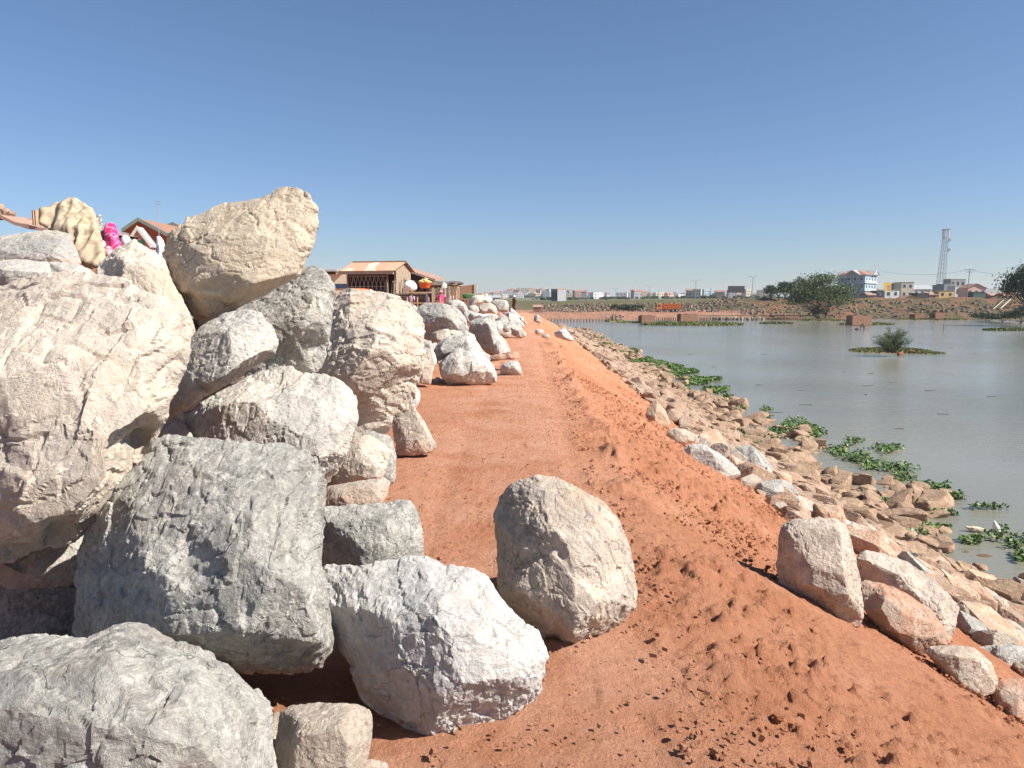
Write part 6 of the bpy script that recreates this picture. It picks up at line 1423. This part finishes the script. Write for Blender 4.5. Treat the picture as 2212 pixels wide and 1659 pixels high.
# left-hand houses behind the washing
T1 = lambda cx, cy: (.25 * cx, 353.8 + .25 * cy)
def P1(cx, cy, D): return P(*T1(cx, cy), D)
def gable_front(name, label, apex, le, re, D, wall, trim, roof, depth, zb=-.2, vent=None, ov=.5):
    A, L_, R_ = P1(*apex, D), P1(*le, D), P1(*re, D); root = empty(name, (A.x, D, zb)); tag(root, label, 'house')
    l, r, za, zl, zr = L_.x - A.x, R_.x - A.x, A.z - zb, L_.z - zb, R_.z - zb; k = .82
    MB().add([(l*k,0,0),(r*k,0,0),(r*k,0,zr+(za-zr)*(1-k)),(0,0,za-.05),(l*k,0,zl+(za-zl)*(1-k)),(l*k,depth,0),(r*k,depth,0),(r*k,depth,zr+(za-zr)*(1-k)),(0,depth,za-.05),(l*k,depth,zl+(za-zl)*(1-k))],[(0,1,2,3,4),(9,8,7,6,5),(0,4,9,5),(1,6,7,2)]).build('wall', wall, root)
    for (x1, z1) in ((l, zl), (r, zr)):
        MB().add([(0,-ov,za+.1),(x1,-ov,z1+.1),(x1,depth,z1+.1),(0,depth,za+.1),(0,-ov,za-.05),(x1,-ov,z1-.05),(x1,depth,z1-.05),(0,depth,za-.05)],[(0,1,2,3),(7,6,5,4),(0,4,5,1),(1,5,6,2),(2,6,7,3)]).build('roof', roof, root)
        d = Vector((x1,0,z1-za)); m = MB(); nn = Vector((0,0,-.22)); m.add([Vector((0,-ov-.06,za+.14)),Vector((0,-ov-.06,za+.14))+d,Vector((0,-ov-.06,za+.14))+d+nn,Vector((0,-ov-.06,za+.14))+nn,Vector((0,-ov-.001,za+.14)),Vector((0,-ov-.001,za+.14))+d,Vector((0,-ov-.001,za+.14))+d+nn,Vector((0,-ov-.001,za+.14))+nn],[(0,1,2,3),(7,6,5,4),(0,4,5,1),(3,2,6,7)]); m.build('barge_board', trim, root)
    if vent: MB().box((-.25,-.06,za-.95),(.25,-.005,za-.55)).build('vent', vent, root)
    return root
GT = flat_mat('grey_green_trim', (.20, .25, .22), .8, .15, 3); WT = flat_mat('white_and_green_trim', (.62, .64, .58), .7, .1, 3)
g1 = gable_front('brick_house', 'brick-orange house gable with grey-green boards behind the washing', (1230, 492), (1090, 588), (1520, 645), 46, flat_mat('orange_brick_wall', (.34, .13, .08), .9, .25, 5), GT, RF_TILE, 7, vent=GT)
gable_front('small_gabled_house', 'small white-trimmed gable with a green vent, in front of the brick-orange house', (1195, 562), (1110, 690), (1312, 712), 38, flat_mat('salmon_plaster', (.58, .33, .24), .9, .12, 3), WT, RF_GREY, .5, ov=.1, vent=flat_mat('green_vent', (.12, .35, .22), .7, .1, 3))
gable_front('tiled_house', 'brown tiled house roof peeping out just left of the balanced boulder', (1525, 528), (1380, 580), (1640, 590), 52, flat_mat('brown_wall', (.25, .16, .12), .9, .2, 3), GT, RF_TILE, 8)
a = P1(880, 565, 50); b = P1(1380, 565, 50); r_ = empty('low_tiled_house', (a.x, 50, -.2)); tag(r_, 'long brown tiled roof behind the magenta cloth', 'house'); w_ = b.x - a.x; z1 = a.z + .2; z0 = P1(0, 615, 50).z + .2
MB().box((0, .6, 0), (w_, 5, z0)).build('wall', flat_mat('brown_wall_b', (.25, .16, .12), .9, .2, 3), r_); MB().add([(-.3,0,z0),(w_,0,z0),(w_,3,z1),(-.3,3,z1),(-.3,6,z0),(w_,6,z0)],[(0,1,2,3),(3,2,5,4),(0,3,4),(1,5,2),(0,4,5,1)]).build('roof', RF_TILE, r_)
mt = MB().tube((0,0,0),(0,0,2.6),.02,n=5); mt.box((-.2,-.01,2.3),(.2,.01,2.32)).box((-.15,-.01,2.45),(.15,.01,2.47)); o = mt.build('tv_aerial', METAL, loc=P1(1378, 700, 45)); tag(o, 'thin television aerial above the brick-orange house', 'aerial')
# rough tin roof at the far left
r_ = empty('tin_shack', P1(120, 600, 14)); r_.location.z = 0; tag(r_, 'shack with a rough rusty tin roof at the left edge', 'shack')
pts = [(-260, 420), (0, 440), (120, 500), (260, 535), (400, 560)]; V = []; Z0 = 14
for i, (cx, cy) in enumerate(pts):
    p0 = P1(cx, cy, Z0) - r_.location; V += [(p0.x, 0, p0.z), (p0.x, 3.5, p0.z + .12), (p0.x, 0, p0.z - .06), (p0.x, 3.5, p0.z + .06)]
Fq = []
for i in range(4): k = 4 * i; Fq += [(k, k+4, k+5, k+1), (k+2, k+3, k+7, k+6), (k, k+2, k+6, k+4), (k+1, k+5, k+7, k+3)]
mk('roof', V, Fq, RF_TIN, r_); x0 = V[0][0]; x1 = V[-4][0]
MB().add([(x0,.15,0),(x1-.1,.15,0),(x1-.1,.15,V[-4][2]-.09),(x0,.15,V[0][2]-.75),(x0,3.2,0),(x1-.1,3.2,0),(x1-.1,3.2,V[-4][2]-.09),(x0,3.2,V[0][2]-.75)],[(0,1,2,3),(7,6,5,4),(0,3,7,4),(1,5,6,2),(3,2,6,7)]).build('wall', flat_mat('shack_boards', (.22, .12, .08), .95, .4, 5), r_)
RORD = []
for k, (cx, cy, sz) in enumerate(((20, 420, .16), (70, 440, .12), (-40, 410, .2), (230, 520, .10), (330, 530, .12), (390, 545, .1))):
    o = bpy.data.objects.new('roof_stone', VAR_S[k]); COL.objects.link(o); o.location = P1(cx, cy + 6, 14.6); o.scale = (sz * 1.9,) * 3; tag(o, 'x', 'stone', 'stones on the rough tin roof'); RORD.append((o, 'stones holding down the rough tin roof', cx))
ordinals_lr(RORD)
for k, cx in enumerate((302, 322)):
    o = MB().tube((0, 0, 0), (0, 0, 1.1), .035, n=6).build('wooden_post', flat_mat('pale_post', (.45, .33, .2), .9, .2, 5), loc=P1(cx, 530, 14)); o.dimensions; o.scale.z = (P1(cx, 400, 14).z - P1(cx, 530, 14).z) / 1.1; tag(o, ['left', 'right'][k] + ' one of two pale posts sticking up beside the rough tin roof', 'post')

# ---------------------------------------------------------------- washing spread over the stones
def fold_cloth(outline, D, mat, label, n=10, depth=.03, fan=(0, 0), group='washing spread on the boulders', thick=.35, bulge=.06):
    NB[0] += 1; o = boulder(outline, [(sum(p[0] for p in outline) / len(outline), sum(p[1] for p in outline) / len(outline) - 4, bulge)], D, mat, label, T=T1, name='cloth', cat='cloth', group=group, amp=.08, thick=thick, vox=.012, seed=500 + n, tilt=.5)
    me = o.data; k = len(me.vertices); A = np.empty(k * 3, np.float32); Nn = np.empty(k * 3, np.float32); me.vertices.foreach_get('co', A); me.vertices.foreach_get('normal', Nn); A = A.reshape(-1, 3); Nn = Nn.reshape(-1, 3)
    h = A[:, 2].max(); sh = A[:, 0] - fan[0] * (1 - A[:, 2] / h) * .5
    q = np.stack([sh * n * 1.1, A[:, 1] * n * .5, A[:, 2] * 1.3], 1)
    d = ((1 - np.abs(fbm(q, 2, n)) * 2.2) - .4) * depth * 1.1 + (1 - np.abs(fbm(q * 2.1 + 3, 2, n + 1)) * 2) * depth * .45
    A = A + Nn * d[:, None]; me.vertices.foreach_set('co', A.astype(np.float32).ravel()); me.polygons.foreach_set('use_smooth', [True] * len(me.polygons)); me.update(); return o
def print_mat(name, base, dot, scale, thr=.25):
    m, nt, b = new_mat(name, .85, .15); N = NT(nt); tc = N.n('ShaderNodeTexCoord'); vo = N.n('ShaderNodeTexVoronoi', feature='DISTANCE_TO_EDGE'); vo.inputs['Scale'].default_value = scale; N.l(tc.outputs['Object'], vo.inputs['Vector'])
    c = N.mix(N.mapr(vo.outputs['Distance'], thr * .5, thr), dot, base); c = N.mix(N.mapr(N.noise(tc.outputs['Object'], 3, 4, .6), .4, .65, 0, .5), c, base); N.l(c, b.inputs['Base Color']); return m
fold_cloth([(338,510),(372,405),(440,372),(478,332),(520,350),(575,325),(622,316),(700,345),(780,400),(808,470),(832,590),(880,760),(888,840),(800,870),(720,850),(640,720),(600,640),(560,600),(470,600),(430,560)], 5.7,
    print_mat('tan_printed_cloth', (.33, .25, .165), (.46, .37, .26), 16), 'large tan printed cloth draped over the top of the heap', 9, .028, (.12, 0), thick=.3)
fold_cloth([(818,500),(840,455),(865,452),(880,520),(895,620),(900,680),(870,670),(850,600)], 6.4, print_mat('spotted_cloth', (.62, .60, .56), (.04, .035, .03), 38, .3), 'narrow white cloth with black spots, right of the tan printed one', 3, .012, thick=.1, bulge=.04)
fold_cloth([(898,700),(905,600),(925,540),(958,526),(980,545),(1010,600),(1050,690),(1040,740),(970,770),(930,760)], 6.2, print_mat('magenta_cloth_print', (.60, .035, .16), (.70, .25, .38), 14, .12), 'bright magenta cloth with folds hanging over a stone', 4, .022, thick=.15, bulge=.08)
fold_cloth([(900,800),(890,740),(920,715),(970,740),(985,790),(940,815)], 6.0, print_mat('red_white_cloth', (.72, .68, .66), (.5, .03, .08), 12, .3), 'red and white cloth just below the magenta one', 3, .012, thick=.12, bulge=.05)
fold_cloth([(860,760),(862,690),(890,665),(910,700),(915,780),(885,810)], 6.1, C_W, 'white cloth between the tan and the magenta ones', 3, .012, thick=.1, bulge=.04)
fold_cloth([(1052,700),(1060,640),(1090,620),(1118,650),(1135,710),(1090,730)], 6.6, C_W, 'small white cloth peak right of the magenta one', 3, .012, thick=.12, bulge=.05)
fold_cloth([(1310,760),(1352,740),(1360,690),(1368,632),(1395,660),(1415,700),(1450,730),(1440,800),(1400,860),(1350,820)], 5.6, C_W, 'pointed white cloth beside the balanced boulder', 4, .015, thick=.12, bulge=.05)
# concrete stair on the far right bank
a = Vector(((2128 - 1106) / F * 232, 232, WATER)); b = P(2178, 646, 262); r_ = empty('bank_stair', a); tag(r_, 'pale concrete stair climbing the far bank near the right edge', 'stair'); d = b - a; m = MB(); n = 22
for k in range(n):
    q = d * (k / n); q2 = d * ((k + 1) / n); m.box((q.x - 1.0, q.y, q.z - .6), (q.x + 1.0, q2.y, q2.z))
m.build('steps', FRUB, r_)
for s in (-1.05, 1.05): MB().add([(s-.1,0,0),(s+.1,0,0),(s+.1,0,.3),(s-.1,0,.3)] + [tuple(d + Vector(v)) for v in ((s-.1,0,0),(s+.1,0,0),(s+.1,0,.3),(s-.1,0,.3))], [(0,1,2,3),(7,6,5,4),(0,4,5,1),(1,5,6,2),(2,6,7,3),(3,7,4,0)]).build('parapet', W_BEIGE, r_)

# ---------------------------------------------------------------- haze
HAZE = 0.00016
if HAZE:
    hz = MB().box((-12000, -420, -11), (12000, 7400, 66)).build('haze', None); hz.data.polygons.foreach_set('use_smooth', [False] * 6); tag(hz, kind='stuff', label='thin pale haze lying over the river and the far town', cat='haze')
    hm_ = bpy.data.materials.new('haze'); hm_.use_nodes = True; n_ = hm_.node_tree; n_.nodes.clear(); ou = n_.nodes.new('ShaderNodeOutputMaterial'); pv = n_.nodes.new('ShaderNodeVolumePrincipled')
    pv.inputs['Density'].default_value = HAZE; pv.inputs['Color'].default_value = (.86, .90, .95, 1); pv.inputs['Anisotropy'].default_value = .2; n_.links.new(pv.outputs[0], ou.inputs['Volume']); hz.data.materials.append(hm_)
